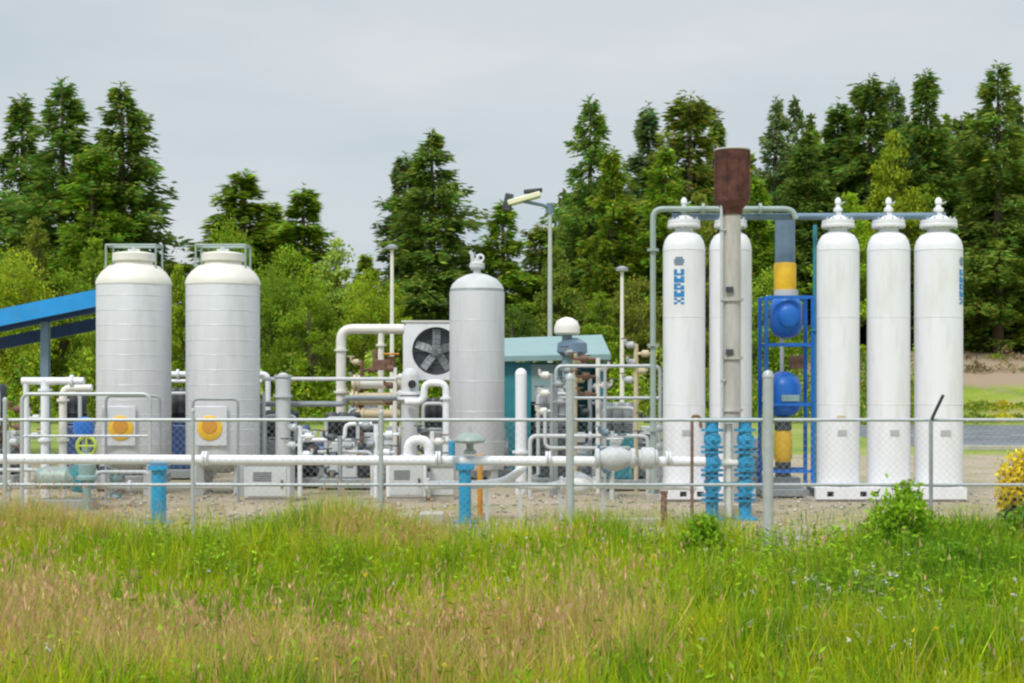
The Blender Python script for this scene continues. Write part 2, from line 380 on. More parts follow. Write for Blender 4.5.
CON = [
 (62, 84, 52, 74, 'ragged', DG, 'ragged dark fir with broken top, left of the pointed fir above the left big tank'),
 (22, 98, 40, 78, 'fir', DG, 'dark fir cut by the left edge of the photo, tallest one over the blue roof'),
 (122, 88, 45, 72, 'fir2', DG, 'pointed dense fir rising straight above the left big grey tank'),
 (92, 150, 36, 70, 'old', MG, 'lower mid green fir filling the gap between the two tallest firs at far left'),
 (242, 174, 50, 72, 'spruce', MG, 'bushy topped green conifer rising above the right big grey tank'),
 (303, 189, 30, 70, 'slim', MG, 'narrow pointed green conifer just right of the two big grey tanks'),
 (272, 205, 34, 76, 'spruce', MG, 'shorter spruce half hidden between the bushy conifer and the narrow pointed one'),
 (366, 256, 26, 66, 'spruce', YG, 'small yellow green conifer left of the thin light pole behind the cream portal pipe'),
 (432, 133, 40, 72, 'fir2', DG, 'tall dense fir standing alone against the sky between the portal pipe and the middle tank'),
 (405, 157, 24, 75, 'slim', BG, 'slender spire leaning onto the left flank of the lone tall fir'),
 (503, 203, 36, 72, 'fir', MG, 'rounded fir just right of the middle tank below the floodlight'),
 (466, 248, 20, 78, 'spruce', BG, 'low dim spruce directly behind the dome of the middle tank'),
 (590, 101, 38, 74, 'ragged', DG, 'tall dark fir with uneven tufted left side, behind the white mushroom vent'),
 (612, 150, 32, 70, 'fir', MG, 'green fir against the right flank of the tall tufted fir'),
 (648, 108, 23, 80, 'slim', BG, 'slim bluish spire between the tufted fir and the broad fir'),
 (690, 96, 42, 76, 'old', OL, 'broad olive green fir behind the first white vessel, left of the flare stack'),
 (666, 150, 30, 70, 'fir2', MG, 'mid height fir beside the pipe riser left of the first white vessel'),
 (776, 101, 27, 82, 'ragged', BG, 'pale thin topped conifer right of the flare stack head'),
 (757, 178, 30, 72, 'fir', MG, 'low fir in the gap between the second white vessel and the slate duct'),
 (806, 132, 28, 77, 'fir2', DG, 'dark conifer above the third white vessel'),
 (838, 104, 26, 80, 'slim', DG, 'narrow dark fir between the third and fourth white vessels'),
 (870, 79, 36, 78, 'old', DG, 'tall broad fir with several tufts rising above the fourth white vessel'),
 (893, 84, 26, 82, 'ragged', BG, 'ragged grey green fir peeping over the shoulder of the broad fir'),
 (926, 73, 36, 78, 'fir', DG, 'tall fir with layered boughs straight above the fifth white vessel'),
 (998, 68, 42, 74, 'ragged', DG, 'tallest fir at the right edge with a thin spire and drooping tiers'),
 (962, 120, 32, 80, 'fir2', DG, 'shadowed fir between the layered fir and the tallest right edge fir'),
 (1032, 140, 40, 76, 'old', MG, 'green conifer cut off by the right edge of the photo'),
 (985, 176, 26, 76.5, 'slim', YG, 'young light green conifer on the bank right of the fifth white vessel'),
 (540, 225, 26, 74, 'old', OL, 'thin olive conifer directly behind the floodlight mast'),
 (716, 118, 26, 84, 'fir', DG, 'dark fir whose tip shows just left of the flare head'),
 (1010, 232, 24, 78, 'slim', MG, 'short green conifer in front of the right edge firs above the brown bank'),
 (-40, 110, 44, 76, 'fir', DG, 'dark fir standing beyond the left edge of the photo'),
 (1075, 90, 44, 78, 'fir2', DG, 'dark fir standing beyond the right edge of the photo'),
]
for px, top, half, Y, k, c, lab in CON: tree(px, top, half, Y, k, c, 'conifer_tree', 'conifer', lab, TG)
BRO = [
 (228, 215, 30, 66, 'maple', YG, 'fuller light green tree directly above the right big grey tank'),
 (292, 238, 34, 64, 'alder', YG, 'broad yellow green tree under the narrow pointed conifer'),
 (365, 270, 34, 60, 'maple', YG, 'broad light green tree right above the cream portal pipe'),
 (95, 235, 34, 66, 'birch', MG, 'feathery green tree in front of the two tallest firs at far left'),
 (35, 215, 30, 68, 'birch', OL, 'olive leafy tree low between the two leftmost firs'),
 (700, 190, 34, 66, 'birch', OL, 'olive leafy tree behind the gap between the first two white vessels'),
 (960, 230, 26, 77, 'birch', MG, 'slender leafy tree at the right flank of the fifth white vessel'),
 (1002, 262, 26, 77, 'birch', YG, 'low bright leafy tree above the brown bank at right'),
 (12, 245, 42, 60, 'maple', YG, 'yellow green leafy tree just above the left end of the blue roof'),
 (62, 262, 34, 62, 'alder', MG, 'leafy green tree behind the right half of the blue roof'),
 (178, 262, 22, 64, 'birch', YG, 'small light green tree filling the gap between the two big grey tanks'),
 (270, 262, 34, 60, 'maple', MG, 'round green leafy tree right behind the right big grey tank'),
 (338, 236, 34, 66, 'birch', LG, 'pale feathery tree above the left end of the cream portal pipe'),
 (310, 285, 34, 58, 'alder', YG, 'bright yellow green leafy tree left of the cream portal pipe'),
 (395, 282, 22, 62, 'birch', YG, 'light green small tree behind the foot of the thin light pole'),
 (448, 318, 24, 58, 'alder', MG, 'low leafy tree behind the cooler fan'),
 (558, 245, 30, 66, 'birch', OL, 'olive leafy tree just right of the floodlight mast'),
 (640, 270, 34, 62, 'alder', OL, 'olive leafy tree behind the lamp post beside the pipe riser'),
 (600, 290, 30, 60, 'birch', MG, 'small leafy tree between mushroom vent and lamp post'),
 (772, 262, 36, 60, 'alder', MG, 'leafy tree behind the blue framed blower unit'),
 (893, 128, 34, 74, 'birch', YG, 'bright light green tree crown between the broad and the layered firs'),
 (930, 180, 34, 76, 'birch', MG, 'green leafy tree behind the fourth and fifth white vessels'),
 (850, 190, 36, 70, 'birch', YG, 'light green leafy tree behind the third white vessel'),
 (1018, 200, 30, 75.5, 'birch', YG, 'light green leafy tree at the right edge above the road'),
 (120, 300, 34, 60, 'alder', MG, 'leafy tree mostly hidden by the left big grey tank'),
 (512, 300, 26, 62, 'alder', DG, 'dark leafy tree above the teal shelter roof'),
]
for px, top, half, Y, k, c, lab in BRO: tree(px, top, half, Y, k, c, 'broadleaf_tree', 'tree', lab, BGp)

# far wood behind, reads as one dark mass on the right; undergrowth along its foot
def wood(name, spots, hlo, hhi, cvals, n_per, R, leaf):
    CE, TI = [], []
    for (x, y) in spots:
        h = rng.uniform(hlo, hhi) * (1.22 if name == 'far_wood' and x / y > .19 else 1); z = float(hgt(x, y)); u = rng.uniform(0, 1, n_per) ** 1.4
        rad = R * (1 - u) ** .8 * rng.uniform(.5, 1.05, n_per); a = rng.uniform(0, 2 * PI, n_per)
        CE.append(np.stack([x + rad * np.cos(a), y + rad * np.sin(a), z + u * h], 1))
        TI.append(tint_for(n_per, .3, .2) * rng.uniform(.65, 1.3) * np.array(cvals[rng.integers(len(cvals))]))
    CE = np.concatenate(CE); n = len(CE)
    V, T, C = leaves(CE, rng.normal(size=(n, 3)) + [0, 0, -.3], rng.uniform(leaf * .6, leaf * 1.4, n), rng.uniform(leaf * .35, leaf * .7, n), np.concatenate(TI))
    o = bpy.data.objects.new(name, tri_mesh(name, V, T, C, 'leaf')); col.objects.link(o); o['kind'] = 'stuff'; return o
rng = np.random.default_rng(3)
sp = [(X(px + random.uniform(-6, 6), Y), Y) for Y in (88, 94, 101) for px in range(560, 1110, 17)]
wood('far_wood', sp, 10, 13.5, [DG, MG, BG], 2100, 3.0, .42)
sp = [(X(px + random.uniform(-6, 6), Y), Y) for Y in (88, 96) for px in list(range(-90, 165, 18)) + list(range(215, 360, 18)) + list(range(395, 560, 18))]
wood('distant_wood', sp, 4.5, 7.5, [DG, MG, OL], 900, 2.3, .4)
sp = [(X(px + random.uniform(-8, 8), Y), Y) for Y in (57, 60, 64) for px in range(-90, 930, 22)]
wood('undergrowth', sp, 1.6, 3.2, [MG, YG, LG, OL, YG], 420, 1.4, .2)
sp = [(X(px + random.uniform(-9, 9), Y), Y) for Y in (68, 71, 75) for px in range(948, 1110, 19)]
wood('slope_scrub', sp, .2, .8, [(.28, .22, .10), OL, (.20, .15, .09), YG], 160, .9, .14)
sp = [(X(px, Y), Y) for Y in (77, 80) for px in range(950, 1110, 14)]
wood('bank_scrub', sp, .8, 1.8, [OL, (.09, .07, .03), DG], 500, 1.5, .22)
sp = [(X(px + random.uniform(-5, 5), Y), Y) for Y in (58, 61) for px in range(955, 1120, 17)]
wood('flowering_scrub', sp, .15, .4, [(.55, .48, .02), YG, OL], 220, 1.1, .14)

# ------------------------------------------------------------------ foreground grass
def near_xy(n, y0, y1):
    y = rng.uniform(y0, y1, n); x = rng.uniform(-1, 1, n) * (.37 * y + 1.6); return x, y
def vnoise(x, y, s, seed):
    r = np.random.default_rng(seed).uniform(0, 1, (64, 64)); u, v = x * s + 31.3, y * s + 17.7
    i, j = np.floor(u).astype(int), np.floor(v).astype(int); a, b = u - i, v - j
    a = a * a * (3 - 2 * a); b = b * b * (3 - 2 * b); g_ = lambda p, q: r[p % 64, q % 64]
    return (g_(i, j) * (1 - a) + g_(i + 1, j) * a) * (1 - b) + (g_(i, j + 1) * (1 - a) + g_(i + 1, j + 1) * a) * b
def blob(x, y, px, Y, wx, wy): return np.exp(-((x - X(px, Y)) / wx) ** 2 - ((y - Y) / wy) ** 2)
def dryness(x, y):
    d = .55 * vnoise(x, y, .8, 1) + .30 * vnoise(x, y, 2.6, 2) - .08
    d += .55 * blob(x, y, 180, 9.3, 2.4, 1.0) + .5 * blob(x, y, 470, 9.0, 1.1, 1.0) + .3 * blob(x, y, 60, 9, 1.5, 1.2) + .45 * blob(x, y, 70, 11.5, .7, 1.3) + .5 * blob(x, y, 380, 15.2, 1.1, 1.0) + .4 * blob(x, y, 120, 16, 1.2, 1.)
    d += .12 * blob(x, y, 250, 12, 1.0, .9) + .35 * blob(x, y, 620, 10, .5, 1.2) + .3 * blob(x, y, 40, 16, 1, 1)
    d -= .5 * blob(x, y, 200, 13.4, 2.6, 1.2) + .45 * blob(x, y, 560, 13, 1.6, 1.3) + .5 * blob(x, y, 960, 12.5, 1.6, 2.2) + .25 * blob(x, y, 800, 10, 1.0, 2) + .3 * blob(x, y, 420, 13, 1.1, 1)
    return d
def tallness(x, y):
    t = .72 + .55 * vnoise(x, y, .9, 5) + .55 * (vnoise(x, y, 3.3, 6) - .5) + .5 * (vnoise(x, y, 8, 16) - .5) + .5 * blob(x, y, 30, 16, 1.2, 1.2) + .55 * blob(x, y, 345, 15.8, .9, 1.1) + .25 * blob(x, y, 600, 15.5, .8, 1) + .2 * blob(x, y, 960, 13, 1.2, 2)
    t -= .45 * blob(x, y, 790, 14.8, 1.3, 1.6) + .3 * blob(x, y, 150, 16.3, 1.4, .8)
    return t
def edge(x):
    """distance at which the dense meadow gives way to gravel, varying along the edge"""
    e = 15.6 + .7 * (vnoise(x, x * 0 + 3, 3.1, 9) - .5) + .9 * (vnoise(x, x * 0, .9, 8) - .5) - 1.7 * np.exp(-((x - X(800, 15)) / .95) ** 2) + 1.0 * np.exp(-((x - X(30, 16)) / 1.) ** 2) + 1.0 * np.exp(-((x - X(340, 16)) / .8) ** 2)
    return e - .6 * np.exp(-((x - X(150, 16)) / 1.2) ** 2)
def blades(x, y, h, w, C, lean=.6, tipc=1.25):
    n = len(x); z = hgt(x, y); a = rng.uniform(0, 2 * PI, n); l = h * rng.uniform(.05, lean, n)
    p = rng.uniform(0, PI, n); wx, wy = np.cos(p) * w / 2, np.sin(p) * w / 2
    bx, by = np.cos(a) * l, np.sin(a) * l; hz = np.sqrt(np.maximum(h * h - l * l, 0))
    V = np.stack([np.stack([x - wx, y - wy, z - .02], 1), np.stack([x + wx, y + wy, z - .02], 1),
                  np.stack([x + bx * .35 - wx * .8, y + by * .35 - wy * .8, z + hz * .6], 1), np.stack([x + bx * .35 + wx * .8, y + by * .35 + wy * .8, z + hz * .6], 1),
                  np.stack([x + bx, y + by, z + hz], 1)], 1).reshape(-1, 3)
    i = np.arange(n)[:, None] * 5
    T = np.concatenate([i + [0, 1, 3], i + [0, 3, 2], i + [2, 3, 4]], 1).reshape(-1, 3)
    return V, T, np.repeat(C, 5, axis=0), np.stack([x + bx, y + by, z + hz], 1)
def palette(d, n, x, y):
    g1 = np.array([.29, .42, .006]); g2 = np.array([.47, .49, .010]); g3 = np.array([.10, .24, .006]); s1 = np.array([.58, .50, .12]); s2 = np.array([.60, .36, .17])
    r = (rng.uniform(0, 1, n) * .45 + .9 * (vnoise(x, y, 2.2, 11) * .6 + vnoise(x, y, 6, 12) * .4) - .15 + .35 * blob(x, y, 960, 13, 1.5, 1.8))[:, None]; gr = np.where(r < .38, g2, np.where(r < .66, g1, g3))
    st = np.where(rng.uniform(0, 1, (n, 1)) < .6, s1, s2)
    pr = np.clip((d - .42) * 2.0, .04, .8)
    c = np.where((rng.uniform(0, 1, n) < pr)[:, None], st, gr * (1 + .25 * np.clip(d, 0, 1))[:, None])
    return c * np.exp(rng.normal(0, .2, n))[:, None]
rng = np.random.default_rng(42)
x, y = near_xy(240000, 5.8, 19.5)
keep = (y < edge(x)) | (rng.uniform(0, 1, len(x)) < .55 * np.exp(-(y - edge(x)) * .55)); x, y = x[keep], y[keep]
d = dryness(x, y); ta = tallness(x, y)
h = .46 * ta * rng.uniform(.5, 1.15, len(x)); h *= np.where(y > edge(x) + .5, .55, 1)
V, T, C, tips = blades(x, y, h, rng.uniform(.006, .014, len(x)), palette(d, len(x), x, y))
parts = [(V, T, C)]
for px, Y, hh, nn in ((10, 16.3, .72, 900), (45, 16.0, .66, 700), (95, 15.9, .55, 500), (300, 15.8, .6, 700), (335, 16.2, .75, 1000), (368, 15.9, .66, 700), (420, 15.7, .5, 500), (595, 15.9, .6, 600), (520, 15.6, .45, 500), (700, 15.6, .62, 800), (728, 15.9, .5, 400), (885, 15.2, .62, 500), (968, 15.0, .66, 700), (870, 15.6, .45, 400), (1000, 15.2, .6, 700)):
    tx = X(px, Y) + rng.normal(0, .17, nn); ty = Y + rng.normal(0, .17, nn)
    V, T, C, tips = blades(tx, ty, hh * rng.uniform(.4, 1.1, nn), rng.uniform(.006, .013, nn), palette(dryness(tx, ty), nn, tx, ty)); parts.append((V, T, C))
tx, ty = near_xy(16000, 15.6, 21.5); kp = vnoise(tx, ty, 1.4, 33) + rng.uniform(-.25, .25, len(tx)) > .55; tx, ty = tx[kp], ty[kp]; nn = len(tx)
V, T, C, tips = blades(tx, ty, .14 * rng.uniform(.3, 1.3, nn), rng.uniform(.005, .01, nn), palette(np.full(nn, .75), nn, tx, ty), 1.0); parts.append((V, T, C))
# flowering stems with feathery seed heads where the grass is dry
x, y = near_xy(26000, 6.0, 17.0); d = dryness(x, y); k = (y < edge(x) + 1.6) & (rng.uniform(0, 1, len(x)) < np.clip((d - .46) * 1.3, .015, .8)); x, y = x[k], y[k]
n = len(x); h = .62 * tallness(x, y) * rng.uniform(.7, 1.2, n)
sc_ = np.array([.48, .44, .14]) * np.exp(rng.normal(0, .15, n))[:, None]
V, T, C, tips = blades(x, y, h, np.full(n, .0045), sc_, .25); parts.append((V, T, C))
kk = 3
cent = np.repeat(tips, kk, 0) + rng.normal(0, .012, (n * kk, 3)) - [0, 0, .03] * rng.uniform(0, 3, (n * kk, 1))
hc = np.where(rng.uniform(0, 1, (n * kk, 1)) < .6, np.array([.62, .35, .21]), np.array([.60, .46, .20])) * np.exp(rng.normal(0, .2, n * kk))[:, None]
parts.append(leaves(cent, rng.normal(0, .25, (n * kk, 3)) + [0, 0, 1], rng.uniform(.03, .07, n * kk), rng.uniform(.007, .015, n * kk), hc))
def merge(parts):
    Vs, Ts, Cs, o = [], [], [], 0
    for v, t, c in parts: Vs.append(v); Ts.append(t + o); Cs.append(c); o += len(v)
    return np.concatenate(Vs), np.concatenate(Ts), np.concatenate(Cs)
o = bpy.data.objects.new('meadow_grass', tri_mesh('meadow_grass', *merge(parts), 'grass')); col.objects.link(o); o['kind'] = 'stuff'
# broad leaved weeds, denser towards the right
def weeds(name, N, f, leafl, colr, hmax, per):
    x, y = near_xy(N, 6.5, 15.8); k = rng.uniform(0, 1, N) < f(x, y); x, y = x[k], y[k]; n = len(x)
    h = hmax * rng.uniform(.5, 1.1, n); z = hgt(x, y)
    t = rng.uniform(.25, 1, (n, per)); 
    cent = np.stack([np.repeat(x, per) + rng.normal(0, .03, n * per), np.repeat(y, per) + rng.normal(0, .03, n * per), np.repeat(z, per) + (t * h[:, None]).ravel()], 1)
    dirs = rng.normal(0, 1, (n * per, 3)); dirs[:, 2] = np.abs(dirs[:, 2]) * .6
    c = np.array(colr) * np.exp(rng.normal(0, .25, n * per))[:, None] * np.repeat(rng.uniform(.75, 1.3, n), per)[:, None]
    A = leaves(cent, dirs, rng.uniform(leafl * .6, leafl * 1.3, n * per), rng.uniform(leafl * .2, leafl * .4, n * per), c)
    B = blades(x, y, h, np.full(n, .008), np.tile(np.array([.16, .22, .05]), (n, 1)), .1)[:3]
    o = bpy.data.objects.new(name, tri_mesh(name, *merge([A, B]), 'grass')); col.objects.link(o); o['kind'] = 'stuff'
weeds('leafy_weeds', 11000, lambda x, y: .10 + .9 * blob(x, y, 970, 12.5, 1.4, 2.6) + .35 * blob(x, y, 600, 12, 1., 2) + .35 * blob(x, y, 270, 13.5, 1.3, 1), .065, (.22, .38, .010), .5, 18)
weeds('pale_weeds', 2600, lambda x, y: .04 + .85 * blob(x, y, 890, 10.2, .9, 1.6), .07, (.33, .36, .20), .42, 12)
def flowers(name, N, f, colr, hh, sz):
    x, y = near_xy(N, 6.8, 15.5); k = rng.uniform(0, 1, N) < f(x, y); x, y = x[k], y[k]; n = len(x); h = hh * rng.uniform(.7, 1.2, n)
    B = blades(x, y, h, np.full(n, .006), np.tile(np.array([.2, .3, .05]), (n, 1)), .15)
    c = np.repeat(B[3], 7, 0) + rng.normal(0, sz * .35, (n * 7, 3))
    A = leaves(c, rng.normal(0, 1, (n * 7, 3)), np.full(n * 7, sz), np.full(n * 7, sz * .7), np.tile(np.array(colr), (n * 7, 1)))
    o = bpy.data.objects.new(name, tri_mesh(name, *merge([A, B[:3]]), 'grass')); col.objects.link(o); o['kind'] = 'stuff'
flowers('white_wildflowers', 700, lambda x, y: .03 + .7 * blob(x, y, 890, 10.6, .8, 1.6), (.75, .75, .68), .5, .022)
flowers('yellow_wildflowers', 600, lambda x, y: .10 + .4 * blob(x, y, 730, 15, .8, .8) + .3 * blob(x, y, 250, 9, 2, 1), (.80, .62, .04), .5, .02)

# bushes
def bush(px, Y, top, half, colr, tipcol, name, label, seed):
    global rng
    rng = np.random.default_rng(seed)
    x0 = X(px, Y); h = Z(top, Y); r = half * S(Y); t = thing(name, label, 'bush', (x0, Y, 0)); CE, DI, TI = [], [], []
    st = MB()
    for i in range(80):
        a = rng.uniform(0, 2 * PI); b = r * rng.uniform(.1, 1.) ; hh = h * rng.uniform(.55, 1.05) * (1 - .3 * (b / r) ** 2)
        tip = np.array([math.cos(a) * b, math.sin(a) * b, hh]); base = np.array([math.cos(a) * b * .3, math.sin(a) * b * .3, 0])
        st.cyl(tuple(base + [x0, Y, 0]), tuple(tip + [x0, Y, 0]), .006, .003, 4)
        k = 70; u = rng.uniform(.2, 1, k)[:, None]; CE.append(base + (tip - base) * u + rng.normal(0, .035, (k, 3)))
        DI.append(rng.normal(0, 1, (k, 3)) + [0, 0, .3])
        TI.append(np.where(u > .62, np.array(tipcol), np.array(colr)) * np.exp(rng.normal(0, .22, k))[:, None])
    CE, DI, TI = map(np.concatenate, (CE, DI, TI)); n = len(CE)
    m = tri_mesh('foliage', *leaves(CE, DI, rng.uniform(.05, .10, n), rng.uniform(.025, .045, n), TI), 'grass')
    o = bpy.data.objects.new('foliage', m); col.objects.link(o); o.parent = t
    st.build('stem', 'bark', t)
bush(905, 14.6, 482, 38, (.14, .33, .012), (.26, .46, .015), 'green_bush', 'upright bright green leafy bush in front of the white base of the vessels', 51)
bush(1021, 17.4, 446, 24, (.05, .13, .015), (.85, .68, .012), 'yellow_flowering_bush', 'bush thick with yellow blossom at the right edge beside the road', 52)
bush(1026, 15, 505, 22, (.07, .2, .015), (.14, .3, .02), 'dark_green_bush', 'dark green bush low at the right edge below the yellow blossom', 53)
bush(948, 13.2, 545, 34, (.10, .28, .012), (.19, .38, .015), 'low_green_bush', 'broad leafy green weed clump just right of the upright bush', 55)
bush(872, 12.2, 585, 36, (.12, .26, .03), (.24, .38, .06), 'low_green_bush', 'paler leafy weed clump low below the upright bush', 56)
bush(985, 11.6, 590, 42, (.08, .24, .012), (.15, .34, .015), 'low_green_bush', 'lush dark weed clump near the lower right corner of the meadow', 57)
bush(702, 15.2, 520, 22, (.12, .28, .012), (.22, .40, .015), 'low_green_bush', 'small green weed clump at the foot of the blue manifold', 58)
bush(990, 14.2, 545, 30, (.09, .26, .012), (.18, .38, .015), 'low_green_bush', 'low wide green bush between the tall leafy bush and the right edge', 54)

# ------------------------------------------------------------------ the five white vessels
YV = 23.0
VG = 'tall white vessels in a row under the header pipe'
def vessel():
    t = thing('white_vessel', '', 'pressure vessel', (X(684, YV), YV, .24), VG)
    x, y, z = t.location
    s = MB(); s.lathe((x, y, 0), [(.30, .24), (.34, .27), (.34, 4.02), (.335, 4.10), (.31, 4.19), (.26, 4.27), (.18, 4.32), (.145, 4.35), (.145, 4.40)], 40)
    sh = s.build('shell', 'white', t)
    s = MB(); s.ring((x, y, 1.55), .340, .006, 40, 6); s.ring((x, y, 2.95), .340, .006, 40, 6); s.ring((x, y, 4.03), .340, .007, 40, 6)
    s.each('weld_seam', 'white', sh)
    s = MB(); s.lathe((x, y, 4.40), [(.26, 0), (.265, .01), (.265, .055), (.26, .065)], 32); s.lathe((x, y, 4.47), [(.26, 0), (.26, .05), (.17, .065), (.1, .12)], 32)
    fl = s.build('flange', 'white', t)
    s = MB()
    for k in range(12):
        a = PI / 6 * k; s.cyl((x + .225 * math.cos(a), y + .225 * math.sin(a), 4.375), (x + .225 * math.cos(a), y + .225 * math.sin(a), 4.56), .014, seg=6)
    s.each('bolt_circle', 'galv', fl)
    s = MB(); s.cyl((x, y, 4.55), (x, y, 4.68), .05); s.lathe((x, y, 4.66), [(.07, 0), (.075, .02), (.075, .05), (.04, .07), (.035, .12), (.05, .13), (.05, .19), (.02, .23)], 16)
    v = s.build('relief_valve', 'white', t)
    s = MB(); s.box((x + .07, y, 4.80), (.09, .02, .025), ry=-.5); s.build('lever', 'galv', v)
    s = MB()
    for k in range(3):
        a = 2 * PI / 3 * k + .5; s.box((x + .3 * math.cos(a), y + .3 * math.sin(a), .275), (.09, .05, .06), rz=a)
    s.each('foot', 'lgrey', t, bev=.004)
    s = MB(); s.box((x, y - .343, 1.1), (.14, .012, .09)); s.build('nameplate', 'galv', t)
    return t
v0 = vessel()
# the wordmark reads only as a blue upright strip with a pale emblem above it
def wordmark(v, ang, sc_):
    x0, y0, _ = v.location; R = .3425 * sc_
    z1 = Z(305, YV); z0 = Z(257, YV); L = z0 - z1
    s = MB()
    def patch(a0, a1, za, zb):
        n = 3; vs = []
        for k in range(n + 1):
            a = a0 + (a1 - a0) * k / n
            for zz in (za, zb):
                for rr in (R, R + .002): vs.append((x0 + rr * math.sin(a), y0 - rr * math.cos(a), zz))
        fs = []
        for k in range(n):
            i = k * 4; j = i + 4
            fs += [(i + 1, j + 1, j + 3, i + 3), (i, i + 2, j + 2, j), (i, j, j + 1, i + 1), (i + 2, i + 3, j + 3, j + 2)]
        fs += [(0, 1, 3, 2), (n * 4, n * 4 + 2, n * 4 + 3, n * 4 + 1)]
        s.add(vs, fs)
    w = .50; a0, a1 = ang - w / 2, ang + w / 2; hgl = L * .74 / 5
    random.seed(5)
    pats = [((1, 0, 1), (0, 1, 0), (1, 0, 1)), ((1, 1, 1), (1, 1, 1), (1, 0, 1)), ((1, 1, 1), (1, 0, 1), (1, 1, 0)), ((1, 1, 1), (1, 1, 1), (1, 0, 1)), ((1, 1, 1), (1, 0, 1), (1, 0, 1))]
    for i in range(5):      # five characters, turned to read upwards
        zb = z1 + hgl * i
        for r in range(3):
            for c in range(3):
                if pats[i][r][c]: patch(a0 + w / 3 * c, a0 + w / 3 * (c + 1), zb + hgl * .86 * r / 3, zb + hgl * .86 * (r + 1) / 3)
    s.build('lettering', 'lettering', v)
    s = MB()
    s_ = s
    def p2(b0, b1, za, zb):
        pass
    zc = z1 + L * .80
    for i, (wa, wb) in enumerate([(.1, .9), (0, 1), (0, 1), (.15, .85)]):
        m0 = len(s.v)
        n = 3; vs = []
        za, zb = zc + i * L * .045, zc + (i + .8) * L * .045
        for k in range(n + 1):
            a = a0 + w * (wa + (wb - wa) * k / n)
            for zz in (za, zb):
                for rr in (R, R + .002): vs.append((x0 + rr * math.sin(a), y0 - rr * math.cos(a), zz))
        fs = []
        for k in range(n):
            i_ = k * 4; j = i_ + 4
            fs += [(i_ + 1, j + 1, j + 3, i_ + 3), (i_, i_ + 2, j + 2, j), (i_, j, j + 1, i_ + 1), (i_ + 2, i_ + 3, j + 3, j + 2)]
        s.add(vs, fs)
    s.build('emblem', 'slate', v)
labs = ['tall white vessel with blue upright lettering near its left side, leftmost of the row',
        'tall white vessel half covered by the flare stack',
        'tall white vessel just right of the blue blower unit, small tan mark low down',
        'plain tall white vessel in the middle of the three on the right base',
        'slightly wider tall white vessel with blue lettering wrapping its right edge, rightmost of the row']
vs_ = [v0]
for i, px in enumerate((730.5, 838, 888.5, 938.5)):
    c = copy_tree(v0); c.location.x = X(px, YV)
    if i == 3: c.scale = (1.12, 1.12, 1)
    c.rotation_euler.z = [0.02, -.03, .025, -.015][i]
    vs_.append(c)
for v, l in zip(vs_, labs): v['label'] = l
wordmark(v0, -.36, 1.0)
c5 = vs_[4]
# lettering on the fifth vessel: parent scale handled by building relative to an unscaled copy
sc5 = c5.scale.copy(); c5.scale = (1, 1, 1); c5.rotation_euler.z = 0; wordmark(c5, .95, 1.0); c5.scale = sc5
s = MB(); s.box((X(837, YV), YV - .346, Z(417, YV)), (.13, .008, .07)); s.build('tan_mark', 'tan', vs_[2])

# bases
def skid(px0, px1, name, label, holes):
    Yf = YV - .42; x0, x1 = X(px0, Yf), X(px1, Yf); t = thing(name, label, 'steel base', ((x0 + x1) / 2, YV, 0), 'steel bases under the white vessels')
    zt, zb = .235, .05
    s = MB(); hs = sorted(X(h, Yf) for h in holes); hw = .055; cur = x0
    for h in hs:
        s.box(((cur + h - hw) / 2, Yf, (zt + zb) / 2), (h - hw - cur, .1, zt - zb)); s.box((h, Yf, zt - .03), (2 * hw, .1, .06)); s.box((h, Yf, zb + .02), (2 * hw, .1, .04)); cur = h + hw
    s.box(((cur + x1) / 2, Yf, (zt + zb) / 2), (x1 - cur, .1, zt - zb))
    s.each('front_beam', 'white', t)
    s = MB(); s.box(((x0 + x1) / 2, YV + .45, (zt + zb) / 2), (x1 - x0, .1, zt - zb)); s.build('rear_beam', 'white', t, bev=.004)
    s = MB(); s.box(((x0 + x1) / 2, YV + .015, zt - .012), (x1 - x0 - .02, .76, .024)); s.build('deck', 'white', t)
    s = MB(); s.box(((x0 + x1) / 2, YV + .015, .022), (x1 - x0 + .1, .9, .044)); s.build('footing', 'concrete', t)
skid(815, 966, 'vessel_base', 'low white steel base with round lifting holes under the three right vessels', (830, 863, 875))
skid(660, 755, 'vessel_base', 'low white steel base under the two left vessels, mostly behind the blue manifold', (683, 700))

# headers
t = thing('header_pipe', 'grey green header pipe with tall left riser running over the white vessels', 'pipe', (X(652, YV), YV - .12, 0))
Yh = YV - .1
s = MB(); s.tube([P(653, 480, Yh) - Vector((0, 0, .3)), P(653, 209, Yh), P(792, 209, Yh), P(796, 219, Yh)], .046, 14, .16); s.build('riser_run', 'greengrey', t)
s = MB()
for py in (250, 345, 430): s.cyl(P(653, py, Yh) - Vector((0, 0, .02)), P(653, py, Yh) + Vector((0, 0, .02)), .095)
for px in (703, 760): s.cyl(P(px, 209, Yh) - Vector((.02, 0, 0)), P(px, 209, Yh) + Vector((.02, 0, 0)), .095)
s.each('flange', 'greengrey', t)
s = MB(); s.box(P(653, 497, Yh), (.25, .25, .1)); s.build('foot', 'concrete', t)
t = thing('collector_pipe', 'lower grey collector pipe linking the tops of all five white vessels', 'pipe', (X(684, YV), YV, 4.6))
s = MB(); s.cyl(P(672, 217, YV), P(945, 216, YV), .055); s.build('pipe_run', 'slate', t)
s = MB()
for px in (684, 730.5, 838, 888.5, 938.5): s.cyl(P(px - 2.5, 217, YV), P(px + 2.5, 217, YV), .08)
s.each('tee_collar', 'lgrey', t)

